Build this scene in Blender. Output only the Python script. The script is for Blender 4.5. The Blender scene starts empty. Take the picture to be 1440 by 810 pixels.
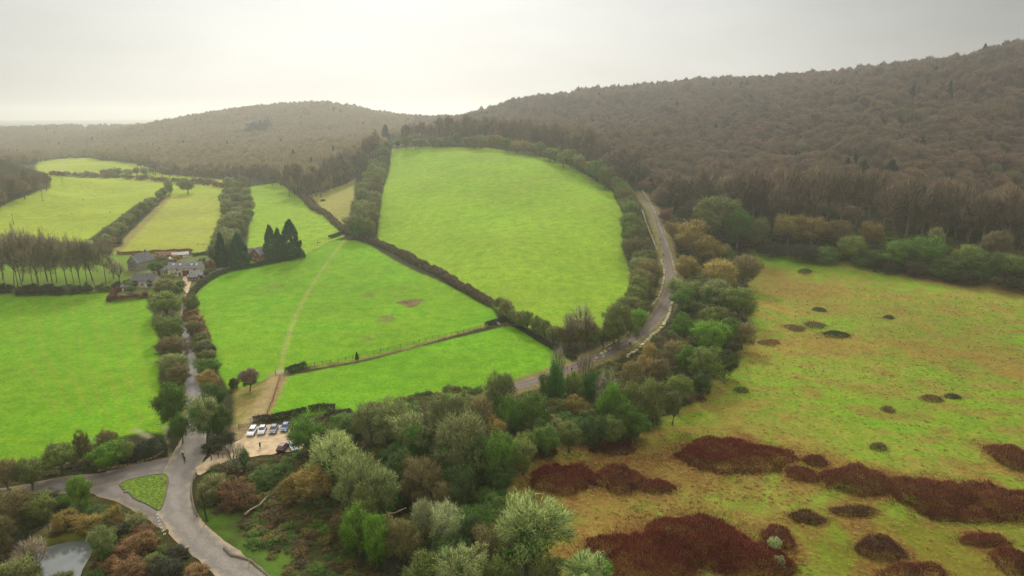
import bpy, bmesh, math, random
import numpy as np
from mathutils import Vector, Matrix

random.seed(7)
RNG = np.random.default_rng(7)
S = bpy.context.scene
COL = S.collection
R = math.radians

# ------------------------------------------------------------------ camera geometry (photo 1440 x 810)
F = 960.0
CAMH = 75.0
PITCH = R(14.3)
CP, SP = math.cos(PITCH), math.sin(PITCH)


def ray(px, py):
    u = (np.asarray(px, float) - 720.0) / F
    v = (np.asarray(py, float) - 405.0) / F
    return np.stack([u, CP - v * SP, -SP - v * CP], -1)


# ------------------------------------------------------------------ terrain: thin-plate surface through surveyed heights
# (photo x, photo y, height above the valley floor) or (photo x, photo y, None, distance)
CTRL = [
    (0, 810, 0), (300, 810, 0), (700, 810, 0), (1100, 810, 0), (1440, 810, 0), (0, 640, 0), (250, 640, 0), (500, 640, 0),
    (800, 640, 0), (1100, 640, 0), (1440, 640, 0), (0, 500, 0), (300, 500, 0), (600, 520, 0), (1000, 480, 0), (1200, 480, .5),
    (1440, 480, 1), (-500, 810, 0), (-500, 600, 0), (1950, 810, 0), (1950, 600, 0), (800, 540, 0), (930, 440, 1.5),
    (1060, 358, 4), (1250, 383, 3.5), (1440, 408, 3.5), (1900, 430, 4), (150, 412, 1), (0, 412, 1), (-500, 412, 1),
    (260, 385, 2.5), (370, 365, 4), (490, 335, 6), (100, 335, 4), (0, 305, 7), (-400, 330, 6),
    (230, 268, None, 600), (320, 265, None, 600), (385, 264, None, 585), (70, 250, None, 720), (200, 252, None, 715),
    (80, 230, None, 900), (190, 238, None, 850), (0, 285, None, 490), (75, 268, None, 590), (0, 224, None, 575), (-250, 218, None, 560), (35, 240, None, 590),
    (440, 278, None, 530), (500, 253, None, 600), (440, 250, None, 640), (500, 228, None, 700),
    (530, 332, 6), (540, 262, None, 515), (548, 211, None, 640), (690, 209, None, 600), (800, 236, None, 500), (880, 290, None, 415),
    (885, 385, 3), (700, 442, 2), (600, 372, 3.5), (700, 352, None, 335), (700, 282, None, 432), (600, 300, None, 425), (800, 300, None, 402),
    (945, 400, 3), (938, 345, 9), (910, 285, None, 442),
    (1440, 88, None, 720), (1200, 124, None, 850), (1000, 131, None, 950), (850, 138, None, 1020), (780, 148, None, 1060), (700, 163, None, 1100), (620, 184, None, 1120),
    (1900, 60, None, 720), (1900, 250, None, 430), (1440, 250, None, 450), (1200, 250, None, 470), (1000, 250, None, 520), (850, 216, None, 570), (1100, 322, None, 368), (1440, 322, None, 368),
    (1440, 160, None, 580), (1200, 180, None, 620), (1000, 185, None, 690), (800, 185, None, 760), (620, 192, None, 800),
    (420, 155, None, 1480), (300, 166, None, 1560), (500, 159, None, 1470), (545, 169.5, None, 1500), (592, 181, None, 1600), (0, 186, None, 2000), (150, 184, None, 1850),
    (-300, 187, None, 2000), (300, 218, None, 1020), (420, 211, None, 930), (520, 199, None, 1040), (100, 224, None, 1120), (-200, 225, None, 1120), (420, 185, None, 1180), (300, 192, None, 1270), (100, 203, None, 1500),
]
pts = []
for c in CTRL:
    d = ray(c[0], c[1])
    t = (CAMH - c[2]) / -d[2] if c[2] is not None else c[3]
    pts.append(np.array([0, 0, CAMH]) + d * t)
for az, t, z in ((-40, 60, 0), (0, 40, 0), (40, 60, 0), (-10, 2600, 40), (-16, 2700, 45), (-30, 2900, 20), (-5, 2600, 30), (5, 1500, 85), (12, 1450, 105),
                 (20, 1250, 125), (30, 1200, 140), (40, 1150, 140), (50, 1000, 130), (-3, 3000, 5), (8, 2400, 50), (25, 2000, 110), (40, 1800, 120), (-45, 2900, 15)):
    pts.append(np.array([math.sin(R(az)) * t, math.cos(R(az)) * t, z]))
PT = np.array(pts)
SC = 300.0


def _phi(r2):
    return np.where(r2 > 1e-12, 0.5 * r2 * np.log(np.maximum(r2, 1e-12)), 0.0)


_X = PT[:, :2] / SC
_K = _phi(((_X[:, None] - _X[None]) ** 2).sum(-1)) + np.eye(len(_X)) * 1e-3
_Pm = np.c_[np.ones(len(_X)), _X]
_A = np.block([[_K, _Pm], [_Pm.T, np.zeros((3, 3))]])
_W = np.linalg.solve(_A, np.r_[PT[:, 2], np.zeros(3)])


def hash2(i, j, s=0):
    h = (i.astype(np.int64) * 374761393 + j.astype(np.int64) * 668265263 + s * 1442695041) & 0xFFFFFFFF
    h = ((h ^ (h >> 13)) * 1274126177) & 0xFFFFFFFF
    return ((h ^ (h >> 16)) & 0xFFFFFF) / float(0xFFFFFF)


def vnoise(x, y, s=0):
    xi, yi = np.floor(x), np.floor(y)
    fx, fy = x - xi, y - yi
    fx, fy = fx * fx * (3 - 2 * fx), fy * fy * (3 - 2 * fy)
    a, b = hash2(xi, yi, s), hash2(xi + 1, yi, s)
    c, d = hash2(xi, yi + 1, s), hash2(xi + 1, yi + 1, s)
    return (a * (1 - fx) + b * fx) * (1 - fy) + (c * (1 - fx) + d * fx) * fy


def fbm(x, y, s=0, o=4):
    r, a, n = 0, .5, 0
    for k in range(o):
        r = r + a * vnoise(x * 2 ** k, y * 2 ** k, s + k)
        n += a
        a *= .5
    return r / n


POND_PX = [(28, 800), (48, 776), (70, 763), (98, 757), (132, 755), (130, 776), (118, 797), (108, 830), (20, 830)]
PONDW = []


def H(x, y):
    x, y = np.asarray(x, float), np.asarray(y, float)
    sh = x.shape
    q = np.stack([x.ravel(), y.ravel()], -1) / SC
    out = np.empty(len(q))
    for i in range(0, len(q), 60000):
        c = q[i:i + 60000]
        r2 = ((c[:, None] - _X[None]) ** 2).sum(-1)
        out[i:i + 60000] = _phi(r2) @ _W[:-3] + _W[-3] + c @ _W[-2:]
    out = out.reshape(sh)
    r = np.hypot(x, y)
    k = np.clip((r - 2600) / 1200, 0, 1)
    k = k * k * (3 - 2 * k)
    out = out * (1 - k) + k * (4 + 14 * (fbm(x / 900, y / 900, 5, 3) - .4))
    k2 = np.clip((r - 600) / 600, 0, 1)
    out = out + k2 * (1 - k) * 26 * (fbm(x / 260, y / 260, 3, 4) - .5)
    out = np.maximum(out, -4 + 0 * out)
    if PONDW:
        d = sdf(x, y, PONDW[0])
        out = out - 1.3 * np.clip(-d / 2.5 + .25, 0, 1)
    return out + .25 * (fbm(x / 22, y / 22, 9, 2) - .5)


def sdf(x, y, poly):
    """signed distance to a ground polygon, negative inside"""
    x, y = np.asarray(x, float), np.asarray(y, float)
    best = np.full(x.shape, 1e18)
    ins = np.zeros(x.shape, bool)
    n = len(poly)
    for i in range(n):
        (x0, y0), (x1, y1) = poly[i], poly[(i + 1) % n]
        ex, ey = x1 - x0, y1 - y0
        tt = np.clip(((x - x0) * ex + (y - y0) * ey) / (ex * ex + ey * ey + 1e-9), 0, 1)
        best = np.minimum(best, (x - x0 - tt * ex) ** 2 + (y - y0 - tt * ey) ** 2)
        c = (y0 > y) != (y1 > y)
        with np.errstate(divide='ignore', invalid='ignore'):
            xi = x0 + (y - y0) * ex / (ey if ey else 1e-9)
        ins ^= c & (x < xi)
    d = np.sqrt(best)
    return np.where(ins, -d, d)


def pdist(x, y, line):
    best = np.full(np.shape(x), 1e18)
    for (x0, y0), (x1, y1) in zip(line[:-1], line[1:]):
        ex, ey = x1 - x0, y1 - y0
        tt = np.clip(((x - x0) * ex + (y - y0) * ey) / (ex * ex + ey * ey + 1e-9), 0, 1)
        best = np.minimum(best, (x - x0 - tt * ex) ** 2 + (y - y0 - tt * ey) ** 2)
    return np.sqrt(best)


_TS = np.exp(np.linspace(math.log(70), math.log(3200), 420))


def at(px, py):
    """survey: the ground point seen at a photo position -> (x, y, z, depth)"""
    d = ray(px, py)
    p = np.array([0, 0, CAMH]) + d[None] * _TS[:, None]
    below = p[:, 2] < H(p[:, 0], p[:, 1])
    i = int(np.argmax(below)) if below.any() else len(_TS) - 1
    a, b = _TS[max(i - 1, 0)], _TS[i]
    for _ in range(3):
        tt = np.linspace(a, b, 9)
        p = np.array([0, 0, CAMH]) + d[None] * tt[:, None]
        bl = p[:, 2] < H(p[:, 0], p[:, 1])
        j = int(np.argmax(bl)) if bl.any() else 8
        a, b = tt[max(j - 1, 0)], tt[j]
    q = np.array([0, 0, CAMH]) + d * b
    return float(q[0]), float(q[1]), float(H(q[0:1], q[1:2])[0]), float(b)


def W(poly):
    return [at(*p)[:2] for p in poly]


PONDW.append(W(POND_PX))


# ------------------------------------------------------------------ materials
def mat(name, col=(.5, .5, .5), rough=.85, spec=.2, metal=0., noise=None):
    m = bpy.data.materials.new(name)
    m.use_nodes = True
    nt = m.node_tree
    b = nt.nodes['Principled BSDF']
    b.inputs['Base Color'].default_value = (*col, 1)
    b.inputs['Roughness'].default_value = rough
    b.inputs['Specular IOR Level'].default_value = spec
    b.inputs['Metallic'].default_value = metal
    if noise:
        sc, amt = noise
        tc = nt.nodes.new('ShaderNodeNewGeometry')
        n = nt.nodes.new('ShaderNodeTexNoise')
        n.inputs['Scale'].default_value = sc
        n.inputs['Detail'].default_value = 5
        nt.links.new(tc.outputs['Position'], n.inputs['Vector'])
        mr = nt.nodes.new('ShaderNodeMapRange')
        mr.inputs[1].default_value, mr.inputs[2].default_value = .3, .7
        mr.inputs[3].default_value, mr.inputs[4].default_value = 1 - amt, 1 + amt
        nt.links.new(n.outputs[0], mr.inputs[0])
        vm = nt.nodes.new('ShaderNodeVectorMath')
        vm.operation = 'SCALE'
        vm.inputs[0].default_value = col
        nt.links.new(mr.outputs[0], vm.inputs['Scale'])
        nt.links.new(vm.outputs[0], b.inputs['Base Color'])
    return m


def foliage_mat(name, objcol=True, ramp=None, rough=.8, jitter=.35):
    """colour from the plant's own object colour (or a range over the plants of a wood), varied from twig to twig"""
    m = mat(name, rough=rough, spec=.12)
    nt = m.node_tree
    b = nt.nodes['Principled BSDF']
    oi = nt.nodes.new('ShaderNodeObjectInfo')
    at_ = nt.nodes.new('ShaderNodeAttribute')
    at_.attribute_name = 'tint'
    if objcol:
        src = oi.outputs['Color']
    else:
        cr = nt.nodes.new('ShaderNodeValToRGB')
        e = cr.color_ramp.elements
        while len(e) < len(ramp):
            e.new(.5)
        for i, (p, c) in enumerate(ramp):
            e[i].position = p
            e[i].color = (*c, 1)
        nt.links.new(oi.outputs['Random'], cr.inputs[0])
        src = cr.outputs[0]
    mr = nt.nodes.new('ShaderNodeMapRange')
    mr.inputs[3].default_value, mr.inputs[4].default_value = 1 - jitter, 1 + jitter
    nt.links.new(at_.outputs['Fac'], mr.inputs[0])
    hs = nt.nodes.new('ShaderNodeHueSaturation')
    nt.links.new(src, hs.inputs['Color'])
    nt.links.new(mr.outputs[0], hs.inputs['Value'])
    m2 = nt.nodes.new('ShaderNodeMapRange')
    m2.inputs[3].default_value, m2.inputs[4].default_value = .485, .515
    nt.links.new(at_.outputs['Fac'], m2.inputs[0])
    nt.links.new(m2.outputs[0], hs.inputs['Hue'])
    nt.links.new(hs.outputs[0], b.inputs['Base Color'])
    tr = nt.nodes.new('ShaderNodeBsdfTranslucent')
    nt.links.new(hs.outputs[0], tr.inputs['Color'])
    ms = nt.nodes.new('ShaderNodeMixShader')
    ms.inputs[0].default_value = .16
    nt.links.new(b.outputs[0], ms.inputs[1])
    nt.links.new(tr.outputs[0], ms.inputs[2])
    nt.links.new(ms.outputs[0], nt.nodes['Material Output'].inputs['Surface'])
    return m


M = {}
M['crown'] = foliage_mat('crown_foliage')
M['bark'] = mat('bark', (.15, .13, .085), noise=(2, .4))
M['bark_pale'] = mat('bark_pale', (.34, .31, .22), noise=(1.5, .35))
M['ivy'] = foliage_mat('ivy_leaves', False, [(0, (.06, .18, .015)), (1, (.10, .27, .02))], rough=.6)
M['forest_hazed'] = foliage_mat('haze_paled_twigs', False, [(0, (.34, .28, .15)), (.4, (.44, .34, .18)), (.8, (.38, .33, .17)), (1, (.46, .34, .17))], jitter=.3)  # far left woods: haze painted in as lighter, warmer twig colour
M['forest_brown'] = foliage_mat('forest_twigs', False, [(0, (.17, .14, .09)), (.3, (.27, .185, .11)), (.6, (.215, .175, .105)), (.85, (.32, .21, .12)), (1, (.21, .215, .09))], jitter=.35)
M['under'] = foliage_mat('undergrowth_leaves', False, [(0, (.06, .10, .02)), (.3, (.11, .19, .025)), (.55, (.14, .09, .035)), (.8, (.08, .06, .03)), (1, (.22, .18, .04))], jitter=.45)
M['bracken'] = foliage_mat('bracken_tufts', False, [(0, (.38, .20, .05)), (.4, (.42, .27, .07)), (.7, (.34, .30, .07)), (1, (.25, .12, .04))], jitter=.4)
M['tussock'] = foliage_mat('tussock_grass', False, [(0, (.28, .38, .035)), (.5, (.38, .34, .06)), (.8, (.45, .28, .08)), (1, (.22, .36, .03))], jitter=.35)


# ------------------------------------------------------------------ mesh helpers
class MB:
    def __init__(s):
        s.v, s.f, s.mi, s.t = [], [], [], []
        s.n = 0
        s.cur = 0

    def add(s, verts, faces, tint=None):
        s.v.extend(verts)
        s.f.extend([tuple(i + s.n for i in f) for f in faces])
        s.mi.extend([s.cur] * len(faces))
        s.n += len(verts)

    def box(s, c, d, rz=0):
        cx, cy, cz = c
        dx, dy, dz = d[0] / 2, d[1] / 2, d[2] / 2
        ca, sa = math.cos(rz), math.sin(rz)
        vs = []
        for z in (-dz, dz):
            for x, y in ((-dx, -dy), (dx, -dy), (dx, dy), (-dx, dy)):
                vs.append((cx + x * ca - y * sa, cy + x * sa + y * ca, cz + z))
        s.add(vs, [(0, 3, 2, 1), (4, 5, 6, 7), (0, 1, 5, 4), (1, 2, 6, 5), (2, 3, 7, 6), (3, 0, 4, 7)])

    def tube(s, pts, rad, n=6, cap=True):
        pts = [Vector(p) for p in pts]
        vs, fs = [], []
        for i, p in enumerate(pts):
            a = pts[max(i - 1, 0)]
            b = pts[min(i + 1, len(pts) - 1)]
            d = (b - a).normalized()
            u = d.cross(Vector((0, 0, 1)) if abs(d.z) < .9 else Vector((1, 0, 0))).normalized()
            w = d.cross(u)
            r = rad[i] if hasattr(rad, '__len__') else rad
            for k in range(n):
                an = 2 * math.pi * k / n
                q = p + u * math.cos(an) * r + w * math.sin(an) * r
                vs.append(tuple(q))
        for i in range(len(pts) - 1):
            for k in range(n):
                k2 = (k + 1) % n
                fs.append((i * n + k, i * n + k2, (i + 1) * n + k2, (i + 1) * n + k))
        if cap:
            fs.append(tuple(range(n - 1, -1, -1)))
            fs.append(tuple((len(pts) - 1) * n + k for k in range(n)))
        s.add(vs, fs)

    def mesh(s, name, mats, smooth=False):
        me = bpy.data.meshes.new(name)
        me.from_pydata(s.v, [], s.f)
        for m in (mats if isinstance(mats, (list, tuple)) else [mats]):
            me.materials.append(m)
        me.polygons.foreach_set('material_index', s.mi)
        if smooth:
            me.polygons.foreach_set('use_smooth', [True] * len(s.f))
        me.update()
        return me


def leaf_mesh(name, V, O, tint, material):
    """V (n,k,3) separate k-gons -> one mesh with a per-leaf tint"""
    n, k = V.shape[:2]
    if O is not None:       # leaves face outward; their shading normals lean towards the crown's own surface
        g = np.cross(V[:, 1] - V[:, 0], V[:, 2] - V[:, 0])
        g /= np.linalg.norm(g, axis=1, keepdims=True) + 1e-12
        O = O / (np.linalg.norm(O, axis=1, keepdims=True) + 1e-9)
        flip = (g * O).sum(1) < 0
        V = V.copy()
        V[flip] = V[flip][:, ::-1]
        g[flip] *= -1
        NN = O * .75 + g * .35
        NN /= np.linalg.norm(NN, axis=1, keepdims=True) + 1e-9
    me = bpy.data.meshes.new(name)
    me.vertices.add(n * k)
    me.loops.add(n * k)
    me.polygons.add(n)
    me.vertices.foreach_set('co', V.reshape(-1).astype(np.float32))
    me.loops.foreach_set('vertex_index', np.arange(n * k, dtype=np.int32))
    me.polygons.foreach_set('loop_start', np.arange(0, n * k, k, dtype=np.int32))
    me.polygons.foreach_set('loop_total', np.full(n, k, dtype=np.int32))
    me.update(calc_edges=True)
    a = me.attributes.new('tint', 'FLOAT', 'POINT')
    a.data.foreach_set('value', np.repeat(tint, k).astype(np.float32))
    me.materials.append(material)
    if O is not None:
        me.polygons.foreach_set('use_smooth', np.ones(n, bool))
        me.normals_split_custom_set_from_vertices(np.repeat(NN, k, axis=0).tolist())
    return me


def dome(V, zc=.5, up=.25, rz=1.):
    c = V.mean(1)
    o = c - np.array([0, 0, zc])
    o[:, 2] /= rz
    o /= np.linalg.norm(o, axis=1, keepdims=True) + 1e-9
    o[:, 2] += up
    return o


def obj(name, me, parent=None, loc=None, rz=None):
    o = bpy.data.objects.new(name, me)
    COL.objects.link(o)
    if parent is not None:
        o.parent = parent
    if loc is not None:
        o.location = loc
    if rz is not None:
        o.rotation_euler = (0, 0, rz)
    return o


LABELS = {}


def tag(o, label, cat, group=None):
    o['label'] = label
    o['category'] = cat
    if group:
        o['group'] = group
    LABELS.setdefault(label, []).append(o.name)
    return o


def empty(name, loc, rz=0, scale=(1, 1, 1)):
    o = bpy.data.objects.new(name, None)
    COL.objects.link(o)
    o.empty_display_size = .5
    o.location = loc
    o.rotation_euler = (0, 0, rz)
    o.scale = scale
    return o


ORD = ('first second third fourth fifth sixth seventh eighth ninth tenth eleventh twelfth thirteenth fourteenth fifteenth sixteenth seventeenth eighteenth '
       'nineteenth twentieth twenty-first twenty-second twenty-third twenty-fourth twenty-fifth twenty-sixth twenty-seventh twenty-eighth').split()


# ------------------------------------------------------------------ plant templates (unit crown width, unit height)
def unit_rand(n, rng):
    v = rng.normal(size=(n, 3))
    return v / np.linalg.norm(v, axis=1, keepdims=True)


def lump(d, rng, amp):
    r = np.ones(len(d))
    for _ in range(9):
        k = unit_rand(1, rng)[0]
        r += amp * rng.uniform(-.4, 1) * np.exp(-(1 - d @ k) * rng.uniform(5, 14))
    return r


def twigs(cen, out, n, rng, length, width, spread, up=.3, jit=.03):
    c = cen[rng.integers(0, len(cen), n)]
    i = rng.integers(0, len(cen), n)
    c, o = cen[i], out[i]
    d = o * .9 + rng.normal(size=(n, 3)) * spread
    d[:, 2] += up
    d /= np.linalg.norm(d, axis=1, keepdims=True)
    p = c + rng.normal(size=(n, 3)) * jit
    L = rng.uniform(.5, 1.2, n)[:, None] * length
    s = np.cross(d, unit_rand(n, rng))
    s /= np.linalg.norm(s, axis=1, keepdims=True) + 1e-9
    w = width * rng.uniform(.6, 1.3, n)[:, None]
    V = np.stack([p - s * w / 2, p + s * w / 2, p + d * L], 1)
    return V, np.clip(rng.normal(.5, .25, n), 0, 1)


def leaves(cen, n, rng, size, jit):
    c = cen[rng.integers(0, len(cen), n)] + rng.normal(size=(n, 3)) * jit
    a = unit_rand(n, rng)
    b = np.cross(a, unit_rand(n, rng))
    b /= np.linalg.norm(b, axis=1, keepdims=True) + 1e-9
    s = size * rng.uniform(.6, 1.4, n)[:, None]
    V = np.stack([c - a * s * .6, c + b * s * .45, c + a * s * .8], 1)
    return V, np.clip(rng.normal(.5, .25, n), 0, 1)


def crown_centres(rng, n, zc, rz, rxy=.5, inner=.35, amp=.35, zcut=-.9):
    d = unit_rand(n * 3, rng)
    d = d[d[:, 2] > zcut][:n]
    r = lump(d, rng, amp)
    r = r / r.max()
    q = rng.uniform(inner ** 2, 1, len(d)) ** .5 * .93
    c = d * (r * q)[:, None] * np.array([rxy, rxy, rz]) + np.array([0, 0, zc])
    return c, d


def trunk_mesh(name, rng, base_r, fork, zc, rz, rxy=.45, nl=7, material='bark', sub=3, top=None):
    mb = MB()
    lean = rng.normal(0, .015, 2)
    mb.tube([(0, 0, -.03), (lean[0], lean[1], fork * .5), (lean[0] * 2, lean[1] * 2, fork)] + ([(lean[0] * 2, lean[1] * 2, top)] if top else []),
            [base_r * 1.25, base_r, base_r * .8] + ([base_r * .2] if top else []), 6)
    for k in range(nl):
        an = 2 * math.pi * (k + rng.uniform(-.3, .3)) / nl
        el = rng.uniform(.15, 1.25)
        e = np.array([math.cos(an) * math.cos(el) * rxy * .72, math.sin(an) * math.cos(el) * rxy * .72, zc + math.sin(el) * rz * .7])
        s = np.array([lean[0] * 2, lean[1] * 2, fork * rng.uniform(.75, 1.0)])
        m = s * .5 + e * .5 + np.array([math.cos(an) * .04, math.sin(an) * .04, -.02])
        mb.tube([s, m, e], [base_r * .55, base_r * .33, base_r * .1], 4)
        for _ in range(sub):
            q = m * .6 + e * .4 if rng.random() < .5 else m
            e2 = e + rng.normal(0, .07, 3)
            mb.tube([q, (q + e2) / 2 + rng.normal(0, .02, 3), e2], [base_r * .25, base_r * .16, base_r * .06], 3)
    return mb.mesh(name, M[material])


TPL = {}


def local_out(V, cen, zc, up=.3):
    """mean of the crown's outward direction and that of the nearest leaf clump"""
    c = V.mean(1)
    best = np.empty(len(c), int)
    for i in range(0, len(c), 4000):
        best[i:i + 4000] = ((c[i:i + 4000, None] - cen[None]) ** 2).sum(-1).argmin(1)
    l = c - cen[best]
    l /= np.linalg.norm(l, axis=1, keepdims=True) + 1e-9
    return dome(V, zc, up) + l * .8


def build_templates():
    for k in range(4):      # bare twiggy domes
        rng = np.random.default_rng(100 + k)
        c, o = crown_centres(rng, 150, .52, .47, amp=.55, inner=.3)
        V, t = twigs(c, o, 9000, rng, .08, .0075, .6)
        V2, t2 = twigs(c, o, 1500, rng, .1, .006, .6)
        V = np.r_[V, V2]
        TPL['twig', k] = (trunk_mesh('trunk', rng, .021, .22, .54, .42), leaf_mesh('crown', V, local_out(V, c[:60], .4), np.r_[t, t2], M['crown']), None)
        TPL['pale', k] = (trunk_mesh('trunk', rng, .024, .26, .56, .42, material='bark_pale', sub=5, nl=9), leaf_mesh('crown', V[:6500], local_out(V[:6500], c[:60], .4), t[:6500], M['crown']), None)
    for k in range(4):      # half-leaved lumpy crowns
        rng = np.random.default_rng(200 + k)
        c, o = crown_centres(rng, 70, .5, .48, amp=.7, inner=.5)
        V, t = twigs(c, o, 4500, rng, .065, .008, .6)
        V2, t2 = leaves(c, 9000, rng, .021, .042)
        V = np.r_[V, V2]
        TPL['mixed', k] = (trunk_mesh('trunk', rng, .024, .2, .52, .42), leaf_mesh('crown', V, local_out(V, c, .4), np.r_[t, t2 * .9], M['crown']), None)
    for k in range(4):      # dense leafy crowns
        rng = np.random.default_rng(300 + k)
        c, o = crown_centres(rng, 60, .5, .48, amp=.8, inner=.5)
        V, t = leaves(c, 14000, rng, .022, .045)
        V2, t2 = twigs(c, o, 1500, rng, .075, .006, .5)
        V = np.r_[V, V2]
        TPL['leafy', k] = (trunk_mesh('trunk', rng, .026, .2, .52, .42), leaf_mesh('crown', V, local_out(V, c, .4), np.r_[t, t2], M['crown']), None)
    for k in range(4):      # ivy climbing a bare tree: twigs above, green within
        rng = np.random.default_rng(400 + k)
        c, o = crown_centres(rng, 130, .54, .45, amp=.6, inner=.4)
        V, t = twigs(c, o, 8500, rng, .065, .0075, .65)
        ci, oi = crown_centres(rng, 30, .4, .38, rxy=.34, amp=.8, inner=.2)
        VI, ti = leaves(ci, 6000, rng, .024, .045)
        TPL['ivied', k] = (trunk_mesh('trunk', rng, .022, .25, .55, .42, nl=8, sub=4), leaf_mesh('crown', V, local_out(V, c[:60], .4), t, M['crown']), leaf_mesh('ivy', VI, local_out(VI, ci, .3), ti, M['ivy']))
    for k in range(4):      # shrubs down to the ground
        rng = np.random.default_rng(500 + k)
        c, o = crown_centres(rng, 60, .26, .7, amp=.6, inner=.4, zcut=-.35)
        V, t = twigs(c, o, 4200, rng, .1, .01, .6)
        V2, t2 = leaves(c, 5000, rng, .028, .05)
        V = np.r_[V, V2]
        TPL['shrub', k] = (trunk_mesh('trunk', rng, .014, .1, .4, .4, nl=8, sub=2), leaf_mesh('crown', V, local_out(V, c, .15), np.r_[t, t2], M['crown']), None)
    for k in range(3):      # conifers, dense pointed cones
        rng = np.random.default_rng(600 + k)
        n = 520
        z = rng.uniform(.02, .99, n) ** 1.15
        an = rng.uniform(0, 2 * math.pi, n)
        prof = (1 - z ** 1.5) ** .8 * (.84 + .16 * np.sin(an * 3 + z * 17 + k))
        rr = .5 * prof * rng.uniform(.6, 1, n) ** .5
        c = np.stack([np.cos(an) * rr, np.sin(an) * rr, z * .96 + .02], -1)
        o = np.stack([np.cos(an) * .5, np.sin(an) * .5, np.full(n, .7)], -1)
        V, t = twigs(c, o, 15000, rng, .06, .026, .5, up=.2, jit=.018)
        mb = MB()
        mb.tube([(0, 0, -.02), (0, 0, .5), (0, 0, .95)], [.035, .022, .004], 6)
        q = V.mean(1)
        q[:, 2] = .25
        TPL['conifer', k] = (mb.mesh('trunk', M['bark']), leaf_mesh('crown', V, q + rng.normal(0, .12, q.shape), t, M['crown']), None)
    for k in range(2):      # ivy columns
        rng = np.random.default_rng(700 + k)
        c, o = crown_centres(rng, 40, .5, .48, amp=.9, inner=.2, rxy=.42)
        V, t = leaves(c, 8500, rng, .036, .07)
        V2, t2 = twigs(c, o, 900, rng, .14, .008, .5)
        V = np.r_[V, V2]
        TPL['column', k] = (trunk_mesh('trunk', rng, .05, .4, .6, .4, rxy=.3, top=1.02), leaf_mesh('crown', V, local_out(V, c, .4), np.r_[t, t2], M['crown']), None)
    for k in range(5):      # tall woodland trees, bare stem then upright twigs
        rng = np.random.default_rng(800 + k)
        c, o = crown_centres(rng, 70, .62, .38, amp=.6, inner=.3, zcut=-.75)
        V, t = twigs(c, o, 3600, rng, .12, .0125, .4, up=.75)
        TPL['tall', k] = (trunk_mesh('trunk', rng, .024, .4, .66, .32, rxy=.4, nl=7, sub=2, top=.9), leaf_mesh('crown', V, local_out(V, c[:40], .45), t, M['crown']), None)
    for k in range(4):      # open copse trees: long stems, thin tops
        rng = np.random.default_rng(850 + k)
        c, o = crown_centres(rng, 60, .58, .42, amp=.5, inner=.2, zcut=-.8)
        V, t = twigs(c, o, 2000, rng, .10, .008, .4, up=.8)
        TPL['slim', k] = (trunk_mesh('trunk', rng, .0105, .4, .6, .38, rxy=.42, nl=8, sub=3, top=.95), leaf_mesh('crown', V, local_out(V, c[:40], .4), t, M['crown']), None)
    for k in range(2):      # sparse bare skeletons
        rng = np.random.default_rng(900 + k)
        c, o = crown_centres(rng, 120, .6, .4, amp=.4)
        V, t = twigs(c, o, 1300, rng, .13, .006, .5)
        TPL['bare', k] = (trunk_mesh('trunk', rng, .028, .3, .6, .38, nl=9, sub=6), leaf_mesh('crown', V, dome(V), t, M['crown']), None)


build_templates()
NV = {'twig': 4, 'pale': 4, 'mixed': 4, 'leafy': 4, 'ivied': 4, 'shrub': 4, 'conifer': 3, 'column': 2, 'tall': 5, 'bare': 2, 'slim': 4}
# look -> (template, object name, crown colour, words for the label)
KIND = {
    'grey': ('twig', 'bare_tree', (.18, .20, .065), 'bare grey-green'),
    'olive': ('mixed', 'hedgerow_tree', (.15, .185, .04), 'olive green'),
    'brown': ('twig', 'bare_tree', (.17, .14, .05), 'twiggy brown'),
    'russet': ('shrub', 'shrub', (.20, .115, .048), 'russet brown'),
    'gold': ('mixed', 'golden_tree', (.28, .21, .055), 'golden tan'),
    'goldbush': ('shrub', 'shrub', (.22, .16, .04), 'golden brown'),
    'ivy': ('leafy', 'leafy_tree', (.085, .155, .022), 'leafy green'),
    'bright': ('leafy', 'leafy_tree', (.125, .225, .02), 'bright green'),
    'dark': ('leafy', 'evergreen_tree', (.055, .088, .022), 'dark green'),
    'ivied': ('ivied', 'ivy_clad_tree', (.20, .21, .075), 'grey ivy-filled'),
    'pale': ('pale', 'pale_limbed_tree', (.29, .32, .13), 'pale lichen-grey'),
    'palegreen': ('ivied', 'ivy_clad_tree', (.27, .32, .10), 'pale twiggy'),
    'greenbush': ('shrub', 'shrub', (.085, .14, .03), 'green'),
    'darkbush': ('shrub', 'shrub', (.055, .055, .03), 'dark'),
    'olivebush': ('shrub', 'shrub', (.16, .17, .05), 'olive'),
    'conifer': ('conifer', 'conifer_tree', (.03, .085, .035), 'dark green'),
    'column': ('column', 'ivy_clad_tree', (.055, .15, .025), 'ivy-covered'),
    'tall': ('tall', 'woodland_tree', (.165, .125, .07), 'tall bare'),
    'slim': ('slim', 'woodland_tree', (.20, .16, .09), 'tall bare'),
    'bare': ('bare', 'bare_tree', (.25, .21, .14), 'leafless'),
    'purple': ('twig', 'bare_tree', (.2, .14, .10), 'purplish brown'),
}
N_TREE = [0]


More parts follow.
